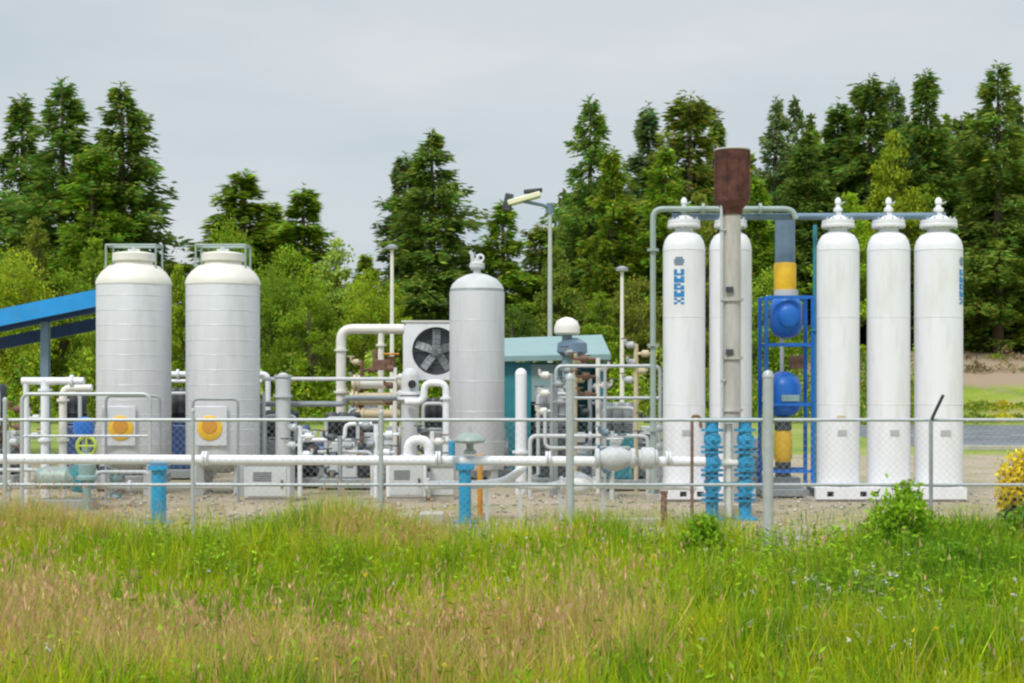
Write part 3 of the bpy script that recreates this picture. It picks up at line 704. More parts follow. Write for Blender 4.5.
# flare stack
YF = 21.4
t = thing('flare_stack', 'tall weathered steel flare stack with scorched dark red brown burner head', 'flare stack', (X(732, YF), YF, 0))
xf = X(732, YF); zt = Z(205, YF)
s = MB(); s.cyl((xf, YF, .05), (xf, YF, zt), .132, seg=32); st = s.build('stack_pipe', 'stack', t)
s = MB()
for py in (300, 358, 410): s.cyl((xf, YF, Z(py, YF) - .02), (xf, YF, Z(py, YF) + .02), .165, seg=32)
s.each('band', 'stack', st)
s = MB()
for py in (290, 352): s.box((xf - .06, YF - .15, Z(py, YF)), (.11, .06, .08))
s.each('inspection_port', 'dark', st, bev=.004)
z1, z2 = Z(203, YF), Z(151, YF)
s = MB(); s.lathe((xf, YF, 0), [(.15, z1 - .18), (.17, z1 - .08), (.25, z1), (.262, z1 + .05), (.265, z2), (.272, z2 + .015), (.25, z2 + .015), (.245, z2 - .02), (.24, z1 + .06), (.12, z1 - .02)], 28, closed=False)
hd = s.build('burner_head', 'rust', t)
s = MB(); s.ring((xf, YF, z2 + .01), .262, .016, 32, 8); s.build('rim', 'stack', hd)
s = MB()
for k in range(8):
    a = PI / 4 * k + .3; s.box((xf + .27 * math.cos(a), YF + .27 * math.sin(a), (z1 + z2) / 2 + .03), (.025, .012, z2 - z1 - .12), rz=a)
s.each('rib', 'rust', hd)
s = MB(); s.tube([(xf - .17, YF - .08, .9), (xf - .17, YF - .08, Z(195, YF)), (xf - .12, YF - .12, Z(186, YF))], .022, 8); s.build('pilot_line', 'lgrey', t)
s = MB()
for py in (230, 300, 380): s.box((xf - .15, YF - .09, Z(py, YF)), (.08, .05, .03))
s.each('bracket', 'galv', t)
s = MB(); s.box((xf, YF, .05), (.6, .6, .1)); s.build('base_plate', 'concrete', t, bev=.01)

# blue framed blower unit
YB = 23.6
t = thing('blower_unit', 'blue framed blower unit with yellow collar and slate duct rising between the white vessels', 'machine', (X(786, YB), YB, 0))
s = MB()
for px in (763, 809):
    for dy in (-.3, .3):
        s.box((X(px, YB), YB + dy, (Z(297, YB) + .05) / 2), (.06, .06, Z(297, YB) - .05))
s.each('frame_post', 'blue2', t, bev=.004)
s = MB()
for py in (298, 345, 404, 470):
    for dy in (-.3, .3): s.box((X(786, YB), YB + dy, Z(py, YB)), (X(809, YB) - X(763, YB) - .06, .05, .05))
s.each('cross_bar', 'blue2', t)
s = MB(); s.cyl(P(785, 219, YB), P(785, 264, YB), .165, seg=28); s.build('duct', 'slate', t)
s = MB(); s.lathe((X(785, YB), YB, 0), [(.18, Z(291, YB)), (.185, Z(289, YB)), (.185, Z(265, YB)), (.17, Z(263, YB))], 28); s.build('collar', 'yellow', t)
s = MB(); s.cyl(P(786, 297, YB), P(786, 290, YB), .2, seg=28); s.build('gasket_ring', 'lgrey', t)
s = MB(); zc = Z(317, YB); s.lathe((X(786, YB), YB, zc), [(.05, -.36), (.14, -.33), (.22, -.28), (.27, -.16), (.27, .16), (.24, .26), (.18, .33)], 28)
h_ = s.build('upper_housing', 'blue2', t)
s = MB(); s.lathe((X(786, YB), YB - .25, zc), [(.17, 0), (.17, .05), (.13, .07), (.05, .08)], 24, 'Y'); s.build('cover_disc', 'blue2', h_)
s = MB(); s.cyl(P(782, 338, YB), P(782, 372, YB), .035); s.build('shaft', 'lgrey', t)
s = MB(); s.box(P(796, 362, YB), (.2, .2, .22)); s.build('starter_box', 'brown', t, bev=.01)
s = MB(); zc = Z(394, YB); s.lathe((X(783, YB), YB, zc), [(.08, -.38), (.2, -.34), (.29, -.24), (.3, -.1), (.3, .14), (.24, .28), (.1, .37)], 28); lh = s.build('lower_housing', 'blue2', t)
s = MB(); s.box((X(787, YB), YB - .305, Z(398, YB)), (.30, .03, .11)); s.build('plate', 'paleteal', lh, bev=.01)
s = MB(); s.cyl(P(783, 418, YB), P(783, 430, YB), .14, seg=20); s.cyl(P(783, 462, YB), P(783, 478, YB), .13, seg=20); s.each('coupling', 'dark', t)
s = MB(); s.lathe((X(783, YB), YB, 0), [(.12, Z(462, YB)), (.15, Z(458, YB)), (.15, Z(434, YB)), (.12, Z(430, YB))], 24); s.build('lower_collar', 'yellow', t)
s = MB(); s.box((X(786, YB), YB, .09), (.95, .75, .12)); s.box((X(783, YB), YB, .24), (.5, .4, .18)); s.build('base', 'steel', t, bev=.01)

# blue valve manifold
YM = 19.9
t = thing('valve_manifold', 'bright blue twin column valve manifold standing at the end of the long white pipe', 'manifold', (X(729, YM), YM, 0))
for px in (712, 745):
    x = X(px, YM); s = MB(); s.cyl((x, YM, .03), (x, YM, Z(421, YM)), .09, seg=20); c = s.build('column', 'blue', t)
    s = MB()
    for py in (430, 447, 452, 470, 475, 495, 500): s.cyl((x, YM, Z(py, YM) - .016), (x, YM, Z(py, YM) + .016), .155, seg=20)
    s.each('flange', 'blue', c)
    s = MB()
    for py in (439, 462, 485): s.lathe((x, YM, Z(py, YM)), [(.08, -.1), (.115, -.05), (.115, .05), (.08, .1)], 16); s.cyl((x, YM - .05, Z(py, YM)), (x, YM - .26, Z(py, YM)), .022)
    s.each('valve_body', 'blue', c, per=2)
    s = MB()
    for py in (439, 462, 485):
        s.ring((x, YM - .26, Z(py, YM)), .085, .011, 18, 6, 'Y'); s.cyl((x - .085, YM - .26, Z(py, YM)), (x + .085, YM - .26, Z(py, YM)), .008, seg=6)
    s.each('handwheel', 'blue', c, per=2)
    s = MB(); s.box((x, YM, .02), (.3, .3, .04)); s.build('base_plate', 'blue', c)
s = MB(); s.box((X(728, YM), YM, Z(420, YM)), (X(757, YM) - X(699, YM), .2, .06)); s.box((X(728, YM), YM + .02, Z(484, YM)), (.36, .08, .05)); s.each('tie_beam', 'teal', t, bev=.006)
s = MB(); s.cyl((X(729, YM), YM + .05, .05), (X(729, YM), YM + .05, Z(424, YM)), .055); s.cyl((X(712, YM), YM, Z(463, YM)), (X(745, YM), YM, Z(463, YM)), .05); s.build('centre_pipe', 'cream', t)

# long white pipe
YP = 19.5; zp = Z(458.5, YP)
t = thing('long_white_pipe', 'long straight white pipe on blue stands running the whole width in front of the plant', 'pipe', (X(350, YP), YP, zp))
s = MB(); s.cyl((X(-140, YP), YP, zp), (X(706, YP), YM - .3, zp - .05), .068, seg=20); s.build('pipe_run', 'white', t)
def flg(px, r=.12): 
    x = X(px, YP); s = MB(); s.cyl((x - .035, YP + .003, zp), (x - .005, YP + .003, zp), r, seg=24); s.cyl((x + .005, YP + .003, zp), (x + .035, YP + .003, zp), r, seg=24); return s
for px in (-60, 205, 438, 548, 668): flg(px, .10).each('flange', 'white', t)
s = MB(); x = X(615, YP); s.lathe((x, YP + .02, zp), [(.07, -.28), (.14, -.27), (.14, -.22), (.1, -.2), (.17, -.06), (.17, .06), (.1, .2), (.14, .22), (.14, .27), (.07, .28)], 24, 'X'); s.cyl((x, YP, zp + .1), (x, YP, zp + .26), .06)
v = s.build('valve_body', 'lgrey', t)
s = MB(); s.ring((x, YP, zp + .27), .11, .014, 20, 6); s.box((x, YP, zp + .27), (.2, .016, .016)); s.build('handwheel', 'lgrey', v)
s = MB(); x = X(648, YP); s.lathe((x, YP + .03, zp), [(.07, -.14), (.12, -.13), (.12, -.1), (.15, -.08), (.15, .08), (.12, .1), (.12, .13), (.07, .14)], 24, 'X'); s.build('meter_body', 'lgrey', t)

# second low pipe
YL = 19.8; zl = Z(485, YL)
t = thing('low_pipe', 'lower white pipe with bends and reducers below the long white pipe', 'pipe', (X(560, YL), YL, zl))
s = MB(); s.tube([P(424, 485, YL), P(478, 485, YL), P(505, 482, YL), P(524, 468, YL), P(524, 459, YL + .1)], .06, 14, .16); s.tube([P(503, 484, YL), P(548, 487, YL), P(566, 482, YL)], .05, 14, .1); s.tube([P(590, 485, YL), P(605, 486, YL), P(696, 487, YL)], .045, 14, .1); s.build('pipe_run', 'white', t)
s = MB(); s.lathe(P(578, 484, YL), [(.05, -.26), (.11, -.25), (.11, -.21), (.08, -.2), (.15, -.08), (.16, 0), (.15, .08), (.08, .2), (.11, .21), (.11, .25), (.05, .26)], 24, 'X'); s.cyl(P(578, 484, YL), P(578, 472, YL), .05); s.build('reducer', 'white', t)
s = MB()
for px in (487, 520, 560, 603): s.box((X(px, YL), YL, (zl - .05) / 2), (.05, .06, zl - .05))
s.each('support_leg', 'lgrey', t)
s = MB(); s.cyl(P(425, 485, YL), P(429, 485, YL), .1); s.cyl(P(690, 487, YL), P(694, 487, YL), .09); s.each('end_flange', 'white', t)

# blue stands
def stand(px, Y, top, label, w=.085):
    t = thing('pipe_stand', label, 'pipe stand', (X(px, Y), Y, 0), 'blue stands under the long white pipe')
    x = X(px, Y); s = MB(); s.cyl((x, Y, .02), (x, Y, top), w, seg=20); s.build('leg', 'blue', t)
    s = MB(); s.box((x, Y, .012), (w * 3.6, w * 3.6, .024)); s.build('base_plate', 'blue', t)
    s = MB(); s.cyl((x, Y, top), (x, Y, top + .03), w * 1.5, seg=20); s.box((x, Y, top + .045), (.26, .16, .03)); s.build('saddle', 'blue', t)
    return t
stand(465, YP + .02, zp - .15, 'slim blue pipe stand in the centre with a grey green valve above it')
stand(159, YP + .02, zp - .155, 'stout blue pipe stand on the left in front of the left big grey tank', .1)
# control valve sitting over the centre stand
t = thing('control_valve', 'grey green domed control valve on the white pipe above the centre blue stand', 'valve', (X(470, YP), YP + .0, zp + .07))
s = MB(); s.lathe((X(470, YP), YP, zp), [(.08, .06), (.09, .1), (.05, .13), (.05, .2), (.2, .22), (.215, .25), (.2, .285), (.12, .34), (.04, .36)], 26); s.build('actuator', 'greengrey', t)
s = MB(); s.cyl((X(470, YP), YP, zp + .36), (X(470, YP), YP, zp + .44), .02); s.build('stem', 'galv', t)
s = MB(); s.cyl((X(452, YP), YP - .1, zp + .05), (X(452, YP), YP - .1, zp + .24), .045); s.build('positioner', 'blue', t)

# ------------------------------------------------------------------ two big grey tanks
YT = 24.2; sT = S(YT)
def big_tank(px, label):
    t = thing('clad_tank', label, 'storage tank', (X(px, YT), YT, 0), 'pair of big grey clad tanks at the left')
    x = X(px, YT); R = 36.5 * sT; zs = Z(284, YT); zn = Z(264, YT)
    s = MB(); s.lathe((x, YT, 0), [(R * .98, .62), (R, .66), (R, zs), (R * .99, zs + .03)], 48); sh = s.build('shell', 'clad', t)
    s = MB()
    for k in range(11): s.ring((x, YT, .85 + k * .25), R, .006, 48, 6)
    s.each('cladding_seam', 'clad', sh)
    s = MB(); s.lathe((x, YT, 0), [(R * 1.015, zs - .02), (R * 1.015, zs + .03), (R * .97, zs + .1), (R * .86, zs + .2), (R * .68, zs + .3), (R * .52, zn - .02), (R * .50, zn + .02)], 48); s.build('dome', 'cream', t)
    s = MB(); s.cyl((x, YT, zn - .02), (x, YT, Z(257, YT)), .30, seg=32); s.lathe((x, YT, Z(262, YT)), [(.32, 0), (.36, .02), (.36, .13), (.33, .15), (.2, .17)], 32); nk = s.build('neck', 'cream', t)
    s = MB(); zt = Z(246, YT)
    for dx, dy in ((-.42, -.2), (.42, -.2), (-.42, .25), (.42, .25)): s.tube([(x + dx, YT + dy, zs + .2), (x + dx, YT + dy, zt)], .018, 8)
    for dy in (-.2, .25): s.cyl((x - .42, YT + dy, zt), (x + .42, YT + dy, zt), .02)
    for dx in (-.42, .42): s.cyl((x + dx, YT - .2, zt), (x + dx, YT + .25, zt), .02)
    s.build('lifting_frame', 'greengrey', t)
    s = MB(); s.cyl((x, YT, zn + .15), (x, YT, zt + .02), .04); s.cyl((x - .1, YT, zt - .08), (x + .1, YT, zt - .08), .03); s.build('vent', 'lgrey', t)
    for k in range(4):
        a = PI / 4 + PI / 2 * k; s = MB(); s.box((x + R * .82 * math.cos(a), YT + R * .82 * math.sin(a), .33), (.16, .16, .66), rz=a); s.build('leg', 'lgrey', t, bev=.006)
    s = MB(); s.lathe((x, YT, 0), [(.12, .35), (.4, .48), (R * .9, .6), (R * .97, .64)], 40); s.build('bottom_cone', 'lgrey', t)
    # pale panel with round yellow notice
    yy = YT - R - .03
    s = MB(); s.box((x - .08, yy, Z(426, yy)), (.56, .04, .66)); p = s.build('front_panel', 'clad', t, bev=.01)
    xs_ = X(px - 13, yy)
    s = MB(); s.lathe((xs_, yy - .022, Z(428, yy)), [(.205, 0), (.21, .008), (.20, .014)], 28, 'Y'); s.build('notice_disc', 'yellow', p)
    s = MB(); s.lathe((xs_, yy - .037, Z(426, yy)), [(.13, 0), (.12, .008)], 24, 'Y'); s.build('notice_centre', 'orange', p)
    return t
big_tank(134, 'big grey clad tank with cream shoulders nearest the blue roof, left of the pair')
big_tank(223, 'big grey clad tank with cream shoulders farther from the blue roof, right of the pair')
def hoop(px0, px1, py, Y, label, base=0):
    t = thing('guard_hoop', label, 'guard rail', (X((px0 + px1) / 2, Y), Y, 0), 'bent tube guard hoops before the big tanks')
    s = MB(); s.tube([(X(px0, Y), Y, base), (X(px0, Y), Y, Z(py, Y)), (X(px1, Y), Y, Z(py, Y)), (X(px1, Y), Y, base)], .022, 10, .09); s.build('hoop', 'steel', t)
    s = MB(); s.cyl((X(px0, Y), Y, .012), (X(px0, Y), Y, 0), .08); s.cyl((X(px1, Y), Y, .012), (X(px1, Y), Y, 0), .08); s.each('foot', 'steel', t)
hoop(193, 238, 399, 22.6, 'dark bent tube hoop in front of the right big grey tank')
hoop(106, 160, 396, 22.6, 'dark bent tube hoop in front of the left big grey tank')

# middle tank
YC = 26.; sC = S(YC); x = X(477, YC); R = 27.5 * sC
t = thing('middle_tank', 'single light grey tank with dark rimmed dome and top valve in the centre', 'storage tank', (x, YC, 0))
zs = Z(292, YC)
s = MB(); s.lathe((x, YC, 0), [(R * .97, .3), (R, .34), (R, zs)], 48); sh = s.build('shell', 'clad', t)
s = MB()
for k in range(5): s.ring((x, YC, .8 + k * .55), R, .006, 48, 6)
s.each('cladding_seam', 'clad', sh)
s = MB(); s.lathe((x, YC, 0), [(R * .985, zs), (R * .97, zs + .06)], 48); s.build('rim_band', 'steel', t)
s = MB(); s.lathe((x, YC, 0), [(R * .98, zs + .05), (R * .9, zs + .14), (R * .7, zs + .24), (R * .4, zs + .31), (.08, zs + .34)], 48); s.build('dome', 'lgrey', t)
s = MB(); s.cyl((x, YC, zs + .33), (x, YC, zs + .48), .07); s.lathe((x, YC, zs + .42), [(.1, 0), (.14, .03), (.14, .1), (.06, .14), (.05, .2)], 16); v = s.build('top_valve', 'lgrey', t)
s = MB(); s.ring((x + .06, YC - .02, zs + .62), .06, .02, 14, 6, 'Y'); s.build('eye', 'white', v)
s = MB(); s.tube([(x - .08, YC, zs + .40), (x - .08, YC, zs + .68), (x - .14, YC, zs + .74)], .035, 8); s.build('vent_pipe', 'lgrey', v)
for k in range(4):
    a = PI / 4 + PI / 2 * k; s = MB(); s.box((x + R * .8 * math.cos(a), YC + R * .8 * math.sin(a), .17), (.14, .14, .34), rz=a); s.build('leg', 'lgrey', t)

# ------------------------------------------------------------------ blue roof shelter, far left
Ya, Yb = 31., 36.
t = thing('open_shelter', 'open shelter with sloping bright blue roof at the left edge', 'shelter', (X(20, 33), 33, 0))
xl, xr = X(-130, Ya), X(106, Ya); zl_, zr_ = Z(338, Ya), Z(290, Ya)
s = MB(); n = 60
pts = []
for k in range(n + 1):
    f = k / n; xx = xl + (xr - xl) * f; zz = zl_ + (zr_ - zl_) * f + (.02 if k % 4 < 2 else -.02)
    pts += [(xx, Ya - .3, zz), (xx, Yb, zz + .35)]
s.v = pts + [(p[0], p[1], p[2] - .05) for p in pts]; m_ = len(pts)
for k in range(n):
    i = 2 * k; s.f += [(i, i + 2, i + 3, i + 1), (m_ + i, m_ + i + 1, m_ + i + 3, m_ + i + 2), (i, m_ + i, m_ + i + 2, i + 2), (i + 1, i + 3, m_ + i + 3, m_ + i + 1)]
s.f += [(0, 1, m_ + 1, m_), (2 * n, m_ + 2 * n, m_ + 2 * n + 1, 2 * n + 1)]
s.build('roof', 'roofblue', t, smooth=False)
a_ = math.atan2(zr_ - zl_, xr - xl); L_ = math.hypot(xr - xl, zr_ - zl_)
s = MB(); s.box(((xl + xr) / 2, Ya - .34, (zl_ + zr_) / 2 - .17), (L_, .06, .36), ry=-a_); s.build('fascia', 'roofblue', t)
s = MB()
for yy in (Ya + .3, Yb - .3): s.box(((xl + xr) / 2, yy, (zl_ + zr_) / 2 - .27), (L_ - .1, .14, .3), ry=-a_)
s.each('beam', 'navy', t)
for px in (-95, 41, 100):
    for yy in (Ya + .3, Yb - .3):
        xx = X(px, Ya); zz = zl_ + (zr_ - zl_) * (xx - xl) / (xr - xl) - .4
        s = MB(); s.box((xx, yy, zz / 2), (.17, .17, zz)); s.build('post', 'slate', t)

# ------------------------------------------------------------------ process gear, left
def box_unit(name, label, cat, px0, px1, py0, Y, dep, m, group=None, door=True, m2=None, z0=.0):
    x0, x1 = X(px0, Y), X(px1, Y); z1 = Z(py0, Y); w = x1 - x0; t = thing(name, label, cat, ((x0 + x1) / 2, Y + dep / 2, 0), group)
    s = MB(); s.box(((x0 + x1) / 2, Y + dep / 2, (z1 + z0 + .08) / 2), (w, dep, z1 - z0 - .08)); b = s.build('housing', m, t, bev=.012)
    s = MB(); s.box(((x0 + x1) / 2, Y + dep / 2, z1 + .012), (w + .06, dep + .06, .03)); s.build('lid', m2 or m, t, bev=.006)
    s = MB(); s.box(((x0 + x1) / 2, Y + dep / 2, .04), (w * .96, dep * .9, .08)); s.build('plinth', 'concrete', t)
    if door:
        s = MB(); s.box(((x0 + x1) / 2, Y - .008, (z1 + z0) / 2 + .03), (w * .84, .022, (z1 - z0) * .74)); d = s.build('door', m2 or m, t, bev=.005)
        s = MB(); s.box(((x0 + x1) / 2 + w * .33, Y - .03, (z1 + z0) / 2), (.03, .03, .12)); s.build('handle', 'dark', d)
        s = MB()
        for k in range(5): s.box(((x0 + x1) / 2 - w * .1, Y - .022, z1 - (z1 - z0) * (.22 + .05 * k)), (w * .4, .012, .012))
        s.each('louvre', 'dark', d)
    return t
box_unit('control_cabinet', 'light grey cabinet behind the white pipe right of the big tanks', 'cabinet', 244, 290, 464, 22.4, .5, 'lgrey')
box_unit('meter_cabinet', 'white edged cabinet with grey door behind the white pipe left of the centre stand', 'cabinet', 386, 426, 462, 22.6, .5, 'white', m2='lgrey')
box_unit('small_cabinet', 'small pale cabinet touching the centre blue stand', 'cabinet', 430, 454, 466, 22.9, .4, 'lgrey', door=False)

def machine(name, label, px0, px1, top, Y, mb, mm, cyls=3):
    """skid mounted machine: bed, crankcase, cylinders, motor, guard, piping"""
    x0, x1 = X(px0, Y), X(px1, Y); w = x1 - x0; zt = Z(top, Y); t = thing(name, label, 'machine', ((x0 + x1) / 2, Y, 0), 'skid mounted machines among the pipes')
    s = MB(); s.box(((x0 + x1) / 2, Y, .12), (w, .9, .16)); s.build('bed', 'steel', t, bev=.01)
    bz = .2 + (zt - .2) * .55
    s = MB(); s.box((x0 + w * .34, Y, (bz + .2) / 2), (w * .5, .55, bz - .2)); s.box((x0 + w * .34, Y, bz + .03), (w * .42, .4, .06)); cc = s.build('crankcase', mb, t, bev=.03)
    s = MB()
    for k in range(cyls):
        xx = x0 + w * (.16 + .36 * k / max(1, cyls - 1)); s.lathe((xx, Y - .05, bz), [(.11, 0)] + [p for q in range(6) for p in ((.13, .03 + q * .04), (.10, .045 + q * .04))] + [(.12, zt - bz - .06), (.08, zt - bz)], 18)
    s.each('cylinder', mm, cc)
    s = MB(); r = min(.3, (bz - .2) * .55); xm = x0 + w * .78; s.lathe((xm, Y, .2 + r), [(r * .5, -w * .17), (r * .95, -w * .16), (r, -w * .12), (r, w * .12), (r * .95, w * .15), (r * .4, w * .16)], 24, 'X'); mo = s.build('motor', mm, t)
    s = MB()
    for k in range(14):
        a = 2 * PI * k / 14; s.box((xm, Y + (r + .01) * math.cos(a), .2 + r + (r + .01) * math.sin(a)), (w * .22, .012, .03), rx=a)
    s.each('cooling_fins', mm, mo)
    s = MB(); s.box((xm, Y - .05, .2 + 2 * r + .1), (.22, .2, .18)); s.build('terminal_box', 'lgrey', mo, bev=.01)
    s = MB(); s.tube([(x0 + w * .1, Y - .3, .25), (x0 + w * .1, Y - .3, zt - .1), (x0 + w * .6, Y - .3, zt - .1), (x0 + w * .6, Y - .3, bz)], .035, 10); s.build('pipework', 'lgrey', t)
    return t
machine('gas_compressor', 'dark grey machine behind the blue notice side, between the two big grey tanks', 168, 212, 388, 27.5, 'navy', 'dark')
machine('gas_compressor', 'grey machine with finned cylinders just right of the big grey tanks', 262, 322, 410, 25.5, 'steel', 'dark')
machine('gas_compressor', 'dark machine with finned cylinders under the cream portal pipe', 322, 385, 412, 25.2, 'lgrey', 'dark')
machine('gas_compressor', 'dark machine left of the left big grey tank under the blue roof', 62, 100, 388, 27., 'navy', 'dark')
machine('gas_compressor', 'dark machine right of the white bollard pipe before the teal shelter', 532, 592, 388, 25.4, 'dark', 'steel')
machine('gas_compressor', 'bluish grey machine left of the first white vessel', 596, 658, 402, 25., 'teal', 'steel')
machine('gas_compressor', 'low dark machine behind the arched white pipe', 420, 462, 398, 27., 'steel', 'dark')

def piping(name, label, Y, runs, m, flanges=(), group=None, cat='pipe'):
    px, py = runs[0][1][0]
    t = thing(name, label, cat, (X(px, Y), Y, 0), group)
    for r, pts in runs:
        s = MB(); s.tube([P(a, b, Y) for a, b in pts], r, 12, max(.12, r * 2.4)); s.build('pipe_run', m, t)
    s = MB()
    for px, py, r, ax in flanges:
        d = Vector((.02, 0, 0)) if ax == 'x' else Vector((0, 0, .02)); s.cyl(P(px, py, Y) - d, P(px, py, Y) + d, r)
    if flanges: s.each('flange', m, t)
    return t
gy = lambda Y: 370 + EYE * F / Y    # pixel row of the ground at distance Y
piping('white_piping', 'white standpipe with side arm below the blue roof at far left', 22.5, [(.065, [(45, gy(22.5)), (45, 379)]), (.06, [(22, 381), (84, 381)]), (.045, [(26, 381), (26, gy(22.5))])], 'white', [(45, 390, .11, 'z'), (72, 381, .1, 'x'), (45, 440, .11, 'z')])
piping('cream_piping', 'cream standpipe bent back below the blue roof beside the white one', 23.2, [(.06, [(63, gy(23.2)), (63, 388), (92, 388)])], 'cream', [(63, 400, .1, 'z'), (63, 440, .1, 'z')])
piping('white_piping', 'pair of thin white pipes passing behind the two big grey tanks', 26.8, [(.05, [(150, gy(26.8)), (150, 374), (268, 374), (268, gy(26.8))]), (.035, [(156, 381), (262, 381)])], 'white', [(178, 374, .09, 'x')])
piping('white_piping', 'stout white standpipe with rounded top just right of the big grey tanks', 24.5, [(.13, [(283, gy(24.5)), (283, 380)]), (.035, [(262, 379), (283, 379), (396, 379)]), (.03, [(264, 392), (264, 470)])], 'lgrey', [(283, 376, .15, 'z'), (283, 396, .165, 'z')])
piping('portal_pipe', 'cream portal shaped pipe standing high left of the cooler fan', 27.2, [(.095, [(341, gy(27.2)), (341, 329), (404, 329)]), (.06, [(381, 332), (381, gy(27.2))])], 'cream', [(341, 350, .13, 'z'), (341, 392, .14, 'z'), (381, 345, .1, 'z')])
piping('white_piping', 'white pipe arch between the white filter column and the middle tank', 24.3, [(.06, [(446, gy(24.3)), (446, 383), (424, 383), (424, 402), (405, 402)])], 'white', [(446, 440, .1, 'z'), (446, 398, .1, 'z')])
piping('white_piping', 'short hooked white pipe at the foot of the filter column', 22., [(.075, [(408, 462), (408, 440), (429, 440), (429, 462)])], 'white', [(408, 456, .12, 'z'), (429, 456, .12, 'z')])
piping('vent_standpipe', 'smooth white round topped standpipe before the teal shelter', 24., [(.10, [(521, gy(24.)), (521, 374)])], 'white', [(521, 452, .15, 'z')])
piping('tall_riser', 'thin teal riser pipe left of the third white vessel', 23.3, [(.035, [(815, 225), (815, gy(23.3))])], 'teal', [(815, 330, .07, 'z')])
piping('low_rail_pipe', 'low grey pipe close to the ground along the left side', 21.5, [(.05, [(-70, 486), (232, 486)])], 'lgrey', [(10, 486, .09, 'x'), (130, 486, .09, 'x')])
piping('low_rail_pipe', 'thin grey pipe loop on short legs at the far left edge', 21.8, [(.03, [(-20, 470), (60, 470), (60, 492)]), (.03, [(95, 492), (95, 472), (150, 472), (150, 492)])], 'lgrey')
piping('steel_frame', 'grey tube frame with two rails left of the first white vessel', 24., [(.03, [(556, gy(24)), (556, 366), (660, 366), (660, gy(24))]), (.028, [(556, 398), (660, 398)]), (.028, [(605, 366), (605, gy(24))])], 'galv', cat='frame')
piping('steel_frame', 'grey handrail frame at the far left in front of the standpipes', 21., [(.028, [(22, gy(21)), (22, 394), (150, 394), (150, gy(21))]), (.02, [(22, 436), (150, 436)])], 'galv', cat='frame')
machine('gas_compressor', 'brownish grey machine at the far left edge beside the white standpipe', -22, 22, 384, 26., 'brown', 'dark')
machine('gas_compressor', 'low steel machine half hidden by the left big grey tank', 96, 165, 440, 22.9 + 3, 'steel', 'dark')
machine('gas_compressor', 'dark low machine directly behind the middle tank', 455, 512, 420, 27.6, 'dark', 'steel')
machine('gas_compressor', 'tall dark machine behind the tan cylinders', 345, 405, 404, 28.4, 'dark', 'steel', 4)
machine('gas_compressor', 'dark long machine behind the other two right of the big tanks', 262, 345, 425, 28.2, 'dark', 'navy', 4)
machine('gas_compressor', 'dark machine inside the frame left of the first white vessel, at the rear', 590, 662, 410, 28.2, 'navy', 'dark', 4)
machine('gas_compressor', 'dark machine between the first two white vessels and the blower unit', 700, 765, 430, 25.6, 'dark', 'steel')
# short dome cap on the round topped standpipes
def cap(px, py, Y, r, m, parent):
    p = P(px, py, Y); s = MB(); s.lathe((p.x, p.y, p.z), [(r, -.02), (r, .0), (r * .86, r * .5), (r * .5, r * .86), (.01, r)], 20); s.build('cap', m, parent)
for o in list(col.objects):
    if o.get('label', '').startswith('smooth white round topped'): cap(521, 374, 24., .10, 'white', o)
    if o.get('label', '').startswith('stout white standpipe'): cap(283, 380, 24.5, .13, 'lgrey', o)

# tan exchanger
YE = 26.6
t = thing('heat_exchanger', 'stack of short tan horizontal cylinders beside the cream portal pipe', 'heat exchanger', (X(378, YE), YE, 0))
for py, r, a, b in ((383, .11, 352, 404), (399, .12, 350, 402), (414, .09, 356, 400)):
    s = MB(); s.cyl(P(a, py, YE), P(b, py, YE), r, seg=20); sh = s.build('drum', 'tan' if py != 383 else 'cream', t)
    s = MB()
    for px in (a + 3, a + 7, b - 7, b - 3): s.cyl(P(px, py, YE) - Vector((.02, 0, 0)), P(px, py, YE) + Vector((.02, 0, 0)), r * 1.35, seg=20)
    s.each('end_flange', 'tan', sh)
s = MB()
for px in (360, 396): s.box((X(px, YE), YE + .18, Z(376, YE) / 2), (.08, .08, Z(376, YE)))
s.each('support_leg', 'brown', t)
s = MB(); s.box(P(383, 365, YE), (.3, .3, .2)); s.cyl(P(375, 372, YE), P(375, 350, YE), .05); s.cyl(P(391, 372, YE), P(391, 356, YE), .08); s.build('top_fitting', 'brown', t, bev=.01)
s = MB(); s.ring(P(391, 354, YE), .14, .02, 18, 6); s.build('handwheel', 'orange', t)

# filter column
YQ = 24.6
t = thing('filter_column', 'light grey flanged filter column left of the arched white pipe', 'filter', (X(410, YQ), YQ, 0))
x = X(410, YQ)
s = MB(); s.lathe((x, YQ, 0), [(.12, .1), (.155, .2), (.155, Z(398, YQ)), (.155, Z(376, YQ)), (.12, Z(371, YQ)), (.04, Z(368, YQ))], 28); s.build('body', 'lgrey', t)
s = MB()
for py in (393, 398): s.cyl((x, YQ, Z(py, YQ) - .025), (x, YQ, Z(py, YQ) + .025), .22, seg=28)
s.each('flange', 'white', t)
s = MB(); s.cyl((x, YQ, .0), (x, YQ, .1), .2, seg=24); s.build('base_ring', 'steel', t)
s = MB(); s.cyl((x + .05, YQ - .16, Z(384, YQ)), (x + .05, YQ - .22, Z(384, YQ)), .07); s.build('gauge', 'black', t)

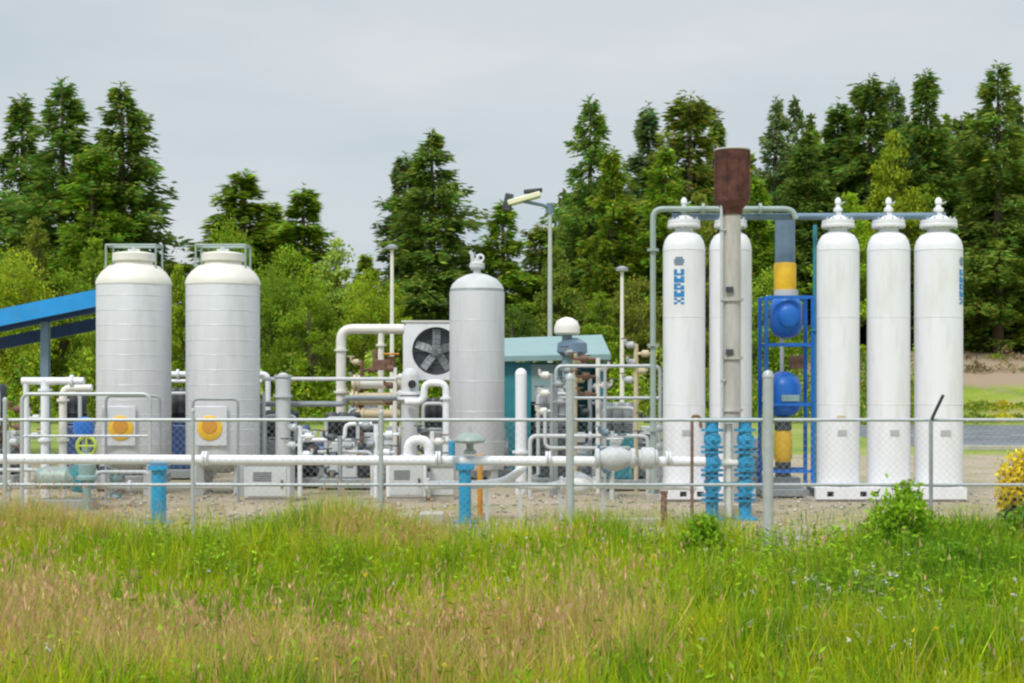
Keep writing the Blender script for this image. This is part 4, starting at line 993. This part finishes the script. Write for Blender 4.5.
# cooler
YK = 28.
t = thing('air_cooler', 'white air cooler box with big round dark fan left of the middle tank', 'cooler', (X(436, YK), YK, 0))
x0, x1, z0, z1 = X(403, YK), X(470, YK), Z(380, YK), Z(322, YK); xc = X(436, YK); zc = Z(351, YK); R = 24 * S(YK)
s = MB(); seg = 40; oc = []
for k in range(seg):   # front face with a round opening
    a = 2 * PI * k / seg; ca, sa = math.cos(a), math.sin(a); q = 1 / max(abs(ca) / ((x1 - x0) / 2), abs(sa) / ((z1 - z0) / 2))
    oc.append(((x0 + x1) / 2 + ca * q, (z0 + z1) / 2 + sa * q, xc + ca * R, zc + sa * R))
vs = [(a, YK, b) for a, b, _, _ in oc] + [(c, YK, d) for _, _, c, d in oc] + [(c, YK + .15, d) for _, _, c, d in oc] + [(a, YK + .8, b) for a, b, _, _ in oc]
fs = []
for k in range(seg):
    j = (k + 1) % seg; fs += [(k, j, seg + j, seg + k), (seg + k, seg + j, 2 * seg + j, 2 * seg + k), (k, 3 * seg + k, 3 * seg + j, j)]
fs.append(tuple(range(3 * seg, 4 * seg)))
s.add(vs, fs); s.build('casing', 'white', t)
s = MB(); s.cyl((xc, YK + .152, zc), (xc, YK + .3, zc), R * .995, seg=40); s.build('coil', 'dark', t)
s = MB(); s.cyl((xc, YK + .14, zc), (xc, YK + .04, zc), .1, seg=16)
for k in range(5):
    a = 2 * PI * k / 5 + .3; s.box((xc + math.cos(a) * R * .55, YK + .1, zc + math.sin(a) * R * .55), (R * .75, .015, .16), ry=-a, rx=.35)
s.build('fan', 'steel', t)
s = MB()
for q in (.3, .5, .7, .9): s.ring((xc, YK - .01, zc), R * q, .005, 32, 5, 'Y')
for k in range(4): a = PI / 4 * k; s.cyl((xc - R * math.cos(a), YK - .01, zc - R * math.sin(a)), (xc + R * math.cos(a), YK - .01, zc + R * math.sin(a)), .005, seg=5)
s.build('guard', 'dark', t)
for xx in (x0 + .08, x1 - .08):
    for yy in (YK + .08, YK + .7): s = MB(); s.box((xx, yy, z0 / 2), (.09, .09, z0)); s.build('leg', 'galv', t)
s = MB(); s.box(((x0 + x1) / 2, YK + .4, z1 + .015), (x1 - x0 + .06, .86, .03)); s.build('top_rim', 'cream', t)

# teal shelter
YS = 28.5
t = thing('teal_enclosure', 'teal painted equipment shelter with pale roof right of the middle tank', 'shelter', (X(548, YS), YS + 1.2, 0))
x0, x1 = X(497, YS), X(604, YS); zt = Z(362, YS)
s = MB(); s.box(((x0 + x1) / 2, YS + 2.35, zt / 2), (x1 - x0, .06, zt)); s.build('rear_wall', 'teal', t)
s = MB(); s.box(((x0 + X(530, YS)) / 2, YS, zt / 2), (X(530, YS) - x0, .06, zt)); w_ = s.build('front_wall', 'teal', t)
s = MB()
for k in range(7): s.box((x0 + .06 + k * .1, YS - .035, zt / 2), (.03, .012, zt - .1))
s.each('wall_rib', 'teal', w_)
s = MB(); s.box((X(545, YS), YS + .01, Z(383, YS)), (X(562, YS) - X(530.5, YS), .05, .75)); s.build('upper_panel', 'paleteal', t)
s = MB(); s.box((x0 + .03, YS + 1.18, zt / 2), (.06, 2.26, zt)); s.box((x1 - .03, YS + 1.18, zt / 2), (.06, 2.26, zt)); s.each('side_wall', 'teal', t)
s = MB(); vs = [(x0 - .12, YS - .25, Z(362, YS)), (x1 + .12, YS - .25, Z(360, YS)), (x1 + .12, YS + 2.5, Z(340, YS + 2.5)), (x0 - .12, YS + 2.5, Z(344, YS + 2.5))]
s.add(vs + [(a, b, c + .12) for a, b, c in vs], [(0, 3, 2, 1), (4, 5, 6, 7), (0, 1, 5, 4), (1, 2, 6, 5), (2, 3, 7, 6), (3, 0, 4, 7)]); s.build('roof', 'paleteal', t, bev=.01)
t = thing('mushroom_vent', 'white mushroom shaped vent cap standing above the teal shelter roof', 'vent', (X(567, 27.6), 27.6, 0))
x, y = X(567, 27.6), 27.6
s = MB(); s.lathe((x, y, 0), [(.21, Z(335, y)), (.25, Z(333, y)), (.25, Z(327, y)), (.2, Z(321, y)), (.1, Z(318, y)), (.01, Z(317, y))], 24); s.build('cap', 'cream', t)
s = MB(); s.cyl((x, y, 0), (x, y, Z(334, y)), .10, seg=20); s.build('stem', 'paleteal', t)
s = MB(); s.lathe((x + .1, y, 0), [(.2, Z(356, y)), (.3, Z(352, y)), (.28, Z(343, y)), (.12, Z(338, y))], 20); s.build('hood', 'slate', t)

# valve trees (clusters of small fittings)
def valve_tree(px, Y, top, label, m1, m2, seed, wid=.35):
    random.seed(seed); t = thing('valve_tree', label, 'valve', (X(px, Y), Y, 0), 'clusters of small valves on standpipes'); x = X(px, Y); zt = Z(top, Y)
    s = MB(); s.cyl((x, Y, 0), (x, Y, zt - .1), .04); s.build('standpipe', m1, t)
    for k in range(5):
        z = zt - .12 - k * .15; dx = random.uniform(.15, wid) * (1 if k % 2 else -1); dy = random.uniform(-.15, .05)
        s = MB(); s.tube([(x, Y, z), (x + dx, Y + dy, z), (x + dx, Y + dy, z + .1)], .025, 8, .05); s.lathe((x + dx * .55, Y + dy * .55, z), [(.03, -.07), (.06, -.05), (.06, .05), (.03, .07)], 12, 'X'); b = s.build('branch', m1 if k % 2 else m2, t)
        s = MB(); s.ring((x + dx, Y + dy, z + .11), .07, .011, 16, 6); s.cyl((x + dx - .07, Y + dy, z + .11), (x + dx + .07, Y + dy, z + .11), .008, seg=6); s.build('handwheel', random.choice(['dark', 'brown', m2]), b)
    return t
valve_tree(575, 24.4, 346, 'cluster of tan and dark valves below the mushroom vent', 'tan', 'steel', 1)
valve_tree(598, 24.2, 352, 'cluster of cream valves right of the mushroom vent', 'cream', 'brown', 2, .45)
valve_tree(636, 24.6, 338, 'tan topped valve cluster beside the pipe riser', 'tan', 'lgrey', 3, .3)
valve_tree(300, 23.6, 420, 'low white valve cluster right of the big grey tanks', 'white', 'lgrey', 4, .4)
valve_tree(376, 23.4, 418, 'low pale valve cluster under the tan cylinders', 'white', 'steel', 5, .4)
valve_tree(28, 24, 402, 'valve cluster at the far left under the blue roof', 'lgrey', 'brown', 6)
valve_tree(612, 23.0, 425, 'low grey valve cluster behind the valve body of the white pipe', 'lgrey', 'slate', 7)
valve_tree(552, 23.8, 368, 'valve cluster just right of the round topped white standpipe', 'steel', 'cream', 8, .4)
valve_tree(590, 25.8, 372, 'dark valve cluster at the rear behind the thick fence post', 'steel', 'dark', 9, .5)
valve_tree(655, 23.4, 412, 'grey valve cluster touching the foot of the pipe riser', 'lgrey', 'dark', 10, .3)
valve_tree(340, 23.6, 430, 'low dark valve cluster between the two finned machines', 'steel', 'dark', 11, .4)
valve_tree(432, 23.6, 425, 'low valve cluster under the arched white pipe', 'cream', 'dark', 12, .3)
valve_tree(362, 27.9, 356, 'tall brown valve cluster inside the cream portal pipe', 'brown', 'tan', 13, .4)
valve_tree(395, 25.8, 362, 'tall cream valve cluster at the left of the filter column', 'cream', 'brown', 14, .3)
valve_tree(8, 22.6, 425, 'grey valve cluster cut by the left edge of the photo', 'lgrey', 'dark', 15, .3)
valve_tree(112, 23.0, 462, 'very low valve cluster in front of the left big grey tank', 'paleteal', 'dark', 16, .35)
piping('white_piping', 'thin white pipe loop in front of the finned machines right of the big tanks', 23.8, [(.035, [(300, gy(23.8)), (300, 440), (345, 440), (345, 424), (372, 424)]), (.03, [(318, 452), (372, 452), (372, gy(23.8))])], 'white', [(330, 440, .07, 'x')])
piping('white_piping', 'thin grey pipe loop crossing before the dark machines left of the first white vessel', 23.2, [(.035, [(530, gy(23.2)), (530, 436), (648, 436), (648, gy(23.2))]), (.03, [(545, 410), (545, 448), (630, 448)])], 'lgrey', [(590, 436, .07, 'x')])
piping('cable_tray', 'long grey cable tray pipe running low behind the white pipe in the centre', 24.8, [(.05, [(260, 404), (345, 404), (345, 398), (400, 398)]), (.04, [(262, 404), (262, gy(24.8))])], 'steel')
# lime handwheel valve and blue actuator, lower left
YZ = 21.2; x = X(87, YZ)
t = thing('handwheel_valve', 'valve with lime green handwheel before the left big grey tank', 'valve', (x, YZ, 0))
s = MB(); s.cyl((x, YZ, 0), (x, YZ, Z(462, YZ)), .06); s.lathe((x, YZ, Z(468, YZ)), [(.06, -.2), (.15, -.17), (.15, -.13), (.12, -.1), (.13, .05), (.06, .12), (.03, .3)], 18); s.build('body', 'paleteal', t)
s = MB(); s.ring((x, YZ - .02, Z(446, YZ)), .14, .028, 22, 8, 'Y'); s.cyl((x - .14, YZ - .02, Z(446, YZ)), (x + .14, YZ - .02, Z(446, YZ)), .016); s.cyl((x, YZ - .02, Z(446, YZ) - .14), (x, YZ - .02, Z(446, YZ) + .14), .016); s.build('handwheel', 'lime', t)
YZ = 22.4; x = X(84, YZ)
t = thing('blue_actuator', 'small blue actuator on a post above the lime green handwheel', 'actuator', (x, YZ, 0))
s = MB(); s.lathe((x, YZ, Z(427, YZ)), [(.05, -.16), (.15, -.12), (.17, 0), (.15, .12), (.05, .16)], 20); s.build('drum', 'blue2', t)
s = MB(); s.cyl((x, YZ, 0), (x, YZ, Z(436, YZ)), .035); s.build('post', 'steel', t)
t = thing('pump', 'low teal grey pump on the gravel at the lower left', 'pump', (X(58, 21.4), 21.4, 0))
s = MB(); s.lathe(P(58, 478, 21.4), [(.06, -.34), (.15, -.32), (.17, -.2), (.17, .15), (.12, .2), (.08, .34)], 22, 'X'); s.build('motor', 'greengrey', t)
s = MB(); s.lathe(P(80, 478, 21.4), [(.1, -.08), (.22, -.06), (.22, .05), (.12, .1)], 22, 'Y'); s.build('volute', 'teal', t)
s = MB(); s.box((X(65, 21.4), 21.4, .08), (.95, .4, .16)); s.build('base', 'steel', t, bev=.01)

# lamps and masts
def mast(px, Y, top, label, r=.06, kind='cap'):
    x = X(px, Y); z = Z(top, Y); t = thing('lamp_post', label, 'lamp post', (x, Y, 0), 'thin lamp posts behind the plant')
    s = MB(); s.cyl((x, Y, 0), (x, Y, z), r * 1.25, r * .8, 14); s.build('pole', 'cream' if kind != 'flood' else 'galv', t)
    s = MB(); s.box((x, Y, .02), (.35, .35, .04)); s.build('base_plate', 'galv', t)
    if kind == 'cap':
        s = MB(); s.lathe((x, Y, z), [(.06, 0), (.17, .03), (.17, .1), (.05, .16)], 16); s.build('lamp_head', 'steel', t)
    else:
        s = MB(); s.cyl((x, Y, z - .1), (x, Y, z + .2), .1); s.tube([(x, Y, z), (x - .1, Y, z + .12), (X(512, Y), Y - .2, Z(200, Y))], .05, 8); s.build('arm', 'slate', t)
        h = MB(); h.box(P(524, 199, Y), (1.0, .5, .16), ry=-.28); b = h.build('lamp_head', 'lens', t, bev=.03)
        h = MB(); h.box(P(508, 199, Y) - Vector((0, 0, .1)), (.25, .3, .5), ry=.2); h.box(P(533, 191, Y), (.55, .35, .1), ry=-.1); h.each('lamp_bracket', 'dark', b, bev=.02)
    return t
mast(392, 40, 250, 'thin cream lamp post behind the right end of the portal pipe')
mast(622, 38, 272, 'thin pale lamp post left of the tall pipe riser', .055)
mast(550, 42, 210, 'grey mast carrying a tilted pale floodlight above the teal shelter', .07, 'flood')

# small site objects
t = thing('concrete_beam', 'low pale concrete beam lying on the gravel left of the blue manifold', 'kerb beam', (X(628, 19.4), 19.4, 0))
t2 = MB(); t2.box((X(628, 19.2), 19.2, .05), (.98, .22, .1)); t2.build('beam', 'concrete', t, bev=.012)
t = thing('marker_post', 'short rusty brown post left of the blue manifold', 'post', (X(664, 19.0), 19.0, 0))
s = MB(); s.box((X(664, 19.), 19., .23), (.08, .08, .46)); s.build('post', 'brown', t, bev=.006); s = MB(); s.box((X(664, 19.), 19., .47), (.1, .1, .03)); s.build('cap', 'brown', t)
t = thing('marker_post', 'short yellow orange marker post just right of the centre blue stand', 'post', (X(480, 20.4), 20.4, 0))
s = MB(); s.cyl((X(480, 20.4), 20.4, 0), (X(480, 20.4), 20.4, Z(456, 20.4)), .04); s.build('post', 'orange', t); s = MB(); s.cyl((X(480, 20.4), 20.4, Z(460, 20.4)), (X(480, 20.4), 20.4, Z(455, 20.4)), .075); s.build('cap', 'orange', t)
t = thing('hooked_pipe', 'thin dark pipe with hooked top just left of the blue manifold', 'pipe', (X(692, 18.8), 18.8, 0))
s = MB(); s.tube([(X(692, 18.8), 18.8, 0), P(692, 416, 18.8), P(700, 416, 18.8), P(701, 428, 18.8)], .022, 8, .06); s.build('rod', 'brown', t)
t = thing('concrete_plinth', 'worn concrete plinth half hidden in grass left of the centre blue stand', 'plinth', (X(432, 18.6), 18.6, 0))
s = MB(); s.box((X(432, 18.6), 18.6, .12), (.32, .3, .24)); s.build('block', 'concrete', t, bev=.02)
random.seed(9)
for i, (px, Y, r, lb) in enumerate([(225, 18.2, .10, 'palest stone on the gravel under the left end of the right big tank'), (320, 18.6, .13, 'large stone beside the grass right of the grey cabinet'), (600, 17.6, .09, 'small stone on gravel left of the concrete beam'), (843, 18.4, .11, 'stone on gravel before the white vessel base'), (800, 17.4, .08, 'small stone right of the thick fence post')]):
    s = MB(); pr = [(.01, -.3 * r), (.8 * r, -.25 * r), (1.0 * r, .1 * r), (.7 * r, .5 * r), (.2 * r, .65 * r)]; s.lathe((X(px, Y), Y, .2 * r), pr, 9)
    s.v = [(a + random.uniform(-.15, .15) * r, b + random.uniform(-.15, .15) * r, c + random.uniform(-.12, .12) * r) for a, b, c in s.v]
    o = s.build('stone', 'concrete', None, smooth=False); tag(o, lb, 'stone')

rng = np.random.default_rng(77)
ns = 2600; gx = rng.uniform(-9, 9.5, ns); gy_ = rng.uniform(15.6, 24, ns); gr = rng.uniform(.012, .045, ns)
base = np.array([[1, 0, 0], [0, 1, 0], [-1, 0, 0], [0, -1, 0], [0, 0, .8], [0, 0, -.5]])
Vg = (base[None] * rng.uniform(.6, 1.3, (ns, 6, 1)) * gr[:, None, None] + np.stack([gx, gy_, gr * .3 + .006], 1)[:, None]).reshape(-1, 3)
tri = np.array([[0, 1, 4], [1, 2, 4], [2, 3, 4], [3, 0, 4], [1, 0, 5], [2, 1, 5], [3, 2, 5], [0, 3, 5]])
Tg = (np.arange(ns)[:, None, None] * 6 + tri[None]).reshape(-1, 3)
Cg = np.repeat(np.array([.42, .38, .32]) * rng.uniform(.5, 1.4, (ns, 1)), 6, axis=0)
M['stones'], nt_, b_ = new_mat('loose_stones'); at_ = nt_.nodes.new('ShaderNodeAttribute'); at_.attribute_name = 'tint'
nt_.links.new(at_.outputs['Color'], b_.inputs['Base Color']); b_.inputs['Roughness'].default_value = .9
o = bpy.data.objects.new('loose_gravel', tri_mesh('loose_gravel', Vg, Tg, Cg, 'stones')); col.objects.link(o); o['kind'] = 'stuff'

# ------------------------------------------------------------------ chain link fence
YN = 17.0; zt, zm = Z(420, YN), Z(485, YN)
t = thing('chain_link_fence', 'galvanised chain link fence with tube rails crossing in front of the whole plant', 'fence', (X(570, YN), YN, 0))
posts = [(-175, .025, 1.75, 0), (5, .025, 1.75, 0), (193, .022, zt + .12, 0), (381, .028, zt + .1, 0), (570, .05, Z(377, YN), 0), (768, .062, Z(375, YN), 0), (931, .024, zt, 1), (1115, .028, zt, 1)]
for px, r, z, arm in posts:
    x = X(px, YN); s = MB(); s.cyl((x, YN, 0), (x, YN, z), r, seg=14); p = s.build('post', 'steel' if px == 931 else 'galv', t)
    s = MB()
    if arm: s.tube([(x, YN, z - .02), (x + .02, YN - .02, z + .05), (x + .11, YN - .12, z + .30)], .02, 8, .05); s.build('barbed_arm', 'dark', p)
    else: s.lathe((x, YN, z), [(r * 1.12, -.03), (r * 1.12, .0), (r * .8, r * .7), (.004, r)], 14); s.build('cap', 'galv', p)
x0, x1 = X(-175, YN), X(1115, YN)
for z, r in ((zt, .021), (zm, .019)):
    s = MB(); s.cyl((x0, YN + .03, z), (x1, YN + .03, z), r, seg=12); s.build('rail', 'galv', t)
for a, b in zip(posts[:-1], posts[1:]):
    xa, xb = X(a[0], YN) + a[1], X(b[0], YN) - b[1]; s = MB(); zb, h = .04, zt - .04; w = xb - xa; st = .085; yv = YN - .012
    k = -h
    while k < w:
        a0 = max(0, k); a1 = min(w, k + h)
        if a1 > a0:
            s.cyl((xa + a0, yv, zb + a0 - k), (xa + a1, yv, zb + a1 - k), .0013, seg=3)
            s.cyl((xa + a0, yv - .004, zb + h - (a0 - k)), (xa + a1, yv - .004, zb + h - (a1 - k)), .0013, seg=3)
        k += st
    s.build('chain_link_mesh', 'wire', t, smooth=False)

# ------------------------------------------------------------------ light, sky, camera
SUN_EL, SUN_AZ = math.radians(52), math.radians(-155)   # azimuth from +Y towards +X: behind the camera, a little left
w = bpy.data.worlds.new('World'); sc.world = w; w.use_nodes = True
N, L = w.node_tree.nodes, w.node_tree.links
bg = N['Background']; sky = N.new('ShaderNodeTexSky'); sky.sky_type = 'NISHITA'; sky.sun_disc = False
sky.sun_elevation = SUN_EL; sky.sun_rotation = SUN_AZ
L.new(sky.outputs[0], bg.inputs['Color']); bg.inputs['Strength'].default_value = .10
tc = N.new('ShaderNodeTexCoord'); mp = N.new('ShaderNodeMapping'); mp.inputs['Scale'].default_value = (1, 1, 3.2)
L.new(tc.outputs['Generated'], mp.inputs['Vector'])
nz = N.new('ShaderNodeTexNoise'); nz.inputs['Scale'].default_value = 2.4; nz.inputs['Detail'].default_value = 5; nz.inputs['Roughness'].default_value = .5
L.new(mp.outputs[0], nz.inputs['Vector'])
rp = N.new('ShaderNodeValToRGB'); rp.color_ramp.elements[0].position = .35; rp.color_ramp.elements[1].position = .68
rp.color_ramp.elements[0].color = (.56, .645, .70, 1); rp.color_ramp.elements[1].color = (.76, .785, .80, 1)
L.new(nz.outputs['Fac'], rp.inputs[0])
sp_ = N.new('ShaderNodeSeparateXYZ'); L.new(tc.outputs['Generated'], sp_.inputs[0])
mr = N.new('ShaderNodeMapRange'); mr.inputs['From Min'].default_value = .28; mr.inputs['From Max'].default_value = 1; mr.inputs['To Min'].default_value = 1.; mr.inputs['To Max'].default_value = 2.3
L.new(sp_.outputs['Z'], mr.inputs['Value'])
b2 = N.new('ShaderNodeBackground'); L.new(rp.outputs[0], b2.inputs['Color']); L.new(mr.outputs[0], b2.inputs['Strength'])
ms = N.new('ShaderNodeMixShader'); ms.inputs[0].default_value = .88
L.new(bg.outputs[0], ms.inputs[1]); L.new(b2.outputs[0], ms.inputs[2]); L.new(ms.outputs[0], N['World Output'].inputs['Surface'])
ld = bpy.data.lights.new('sun', 'SUN'); ld.energy = 2.3; ld.angle = math.radians(12); ld.color = (1, .96, .9)
lo = bpy.data.objects.new('sun', ld); col.objects.link(lo)
dirv = Vector((math.sin(SUN_AZ) * math.cos(SUN_EL), math.cos(SUN_AZ) * math.cos(SUN_EL), math.sin(SUN_EL)))
lo.rotation_euler = dirv.to_track_quat('Z', 'Y').to_euler(); lo.location = dirv * 60

cd = bpy.data.cameras.new('camera'); cam = bpy.data.objects.new('camera', cd); col.objects.link(cam); sc.camera = cam
cd.lens = 50; cd.sensor_width = 36; cd.shift_y = (HY - 341.5) / 1024; cd.clip_end = 4000
cam.location = (0, 0, EYE); cam.rotation_euler = (PI / 2, 0, 0)
sc.view_settings.view_transform = 'Standard'; sc.view_settings.look = 'None'; sc.view_settings.exposure = 0.0; sc.view_settings.gamma = 1
sc.cycles.filter_width = 2.3
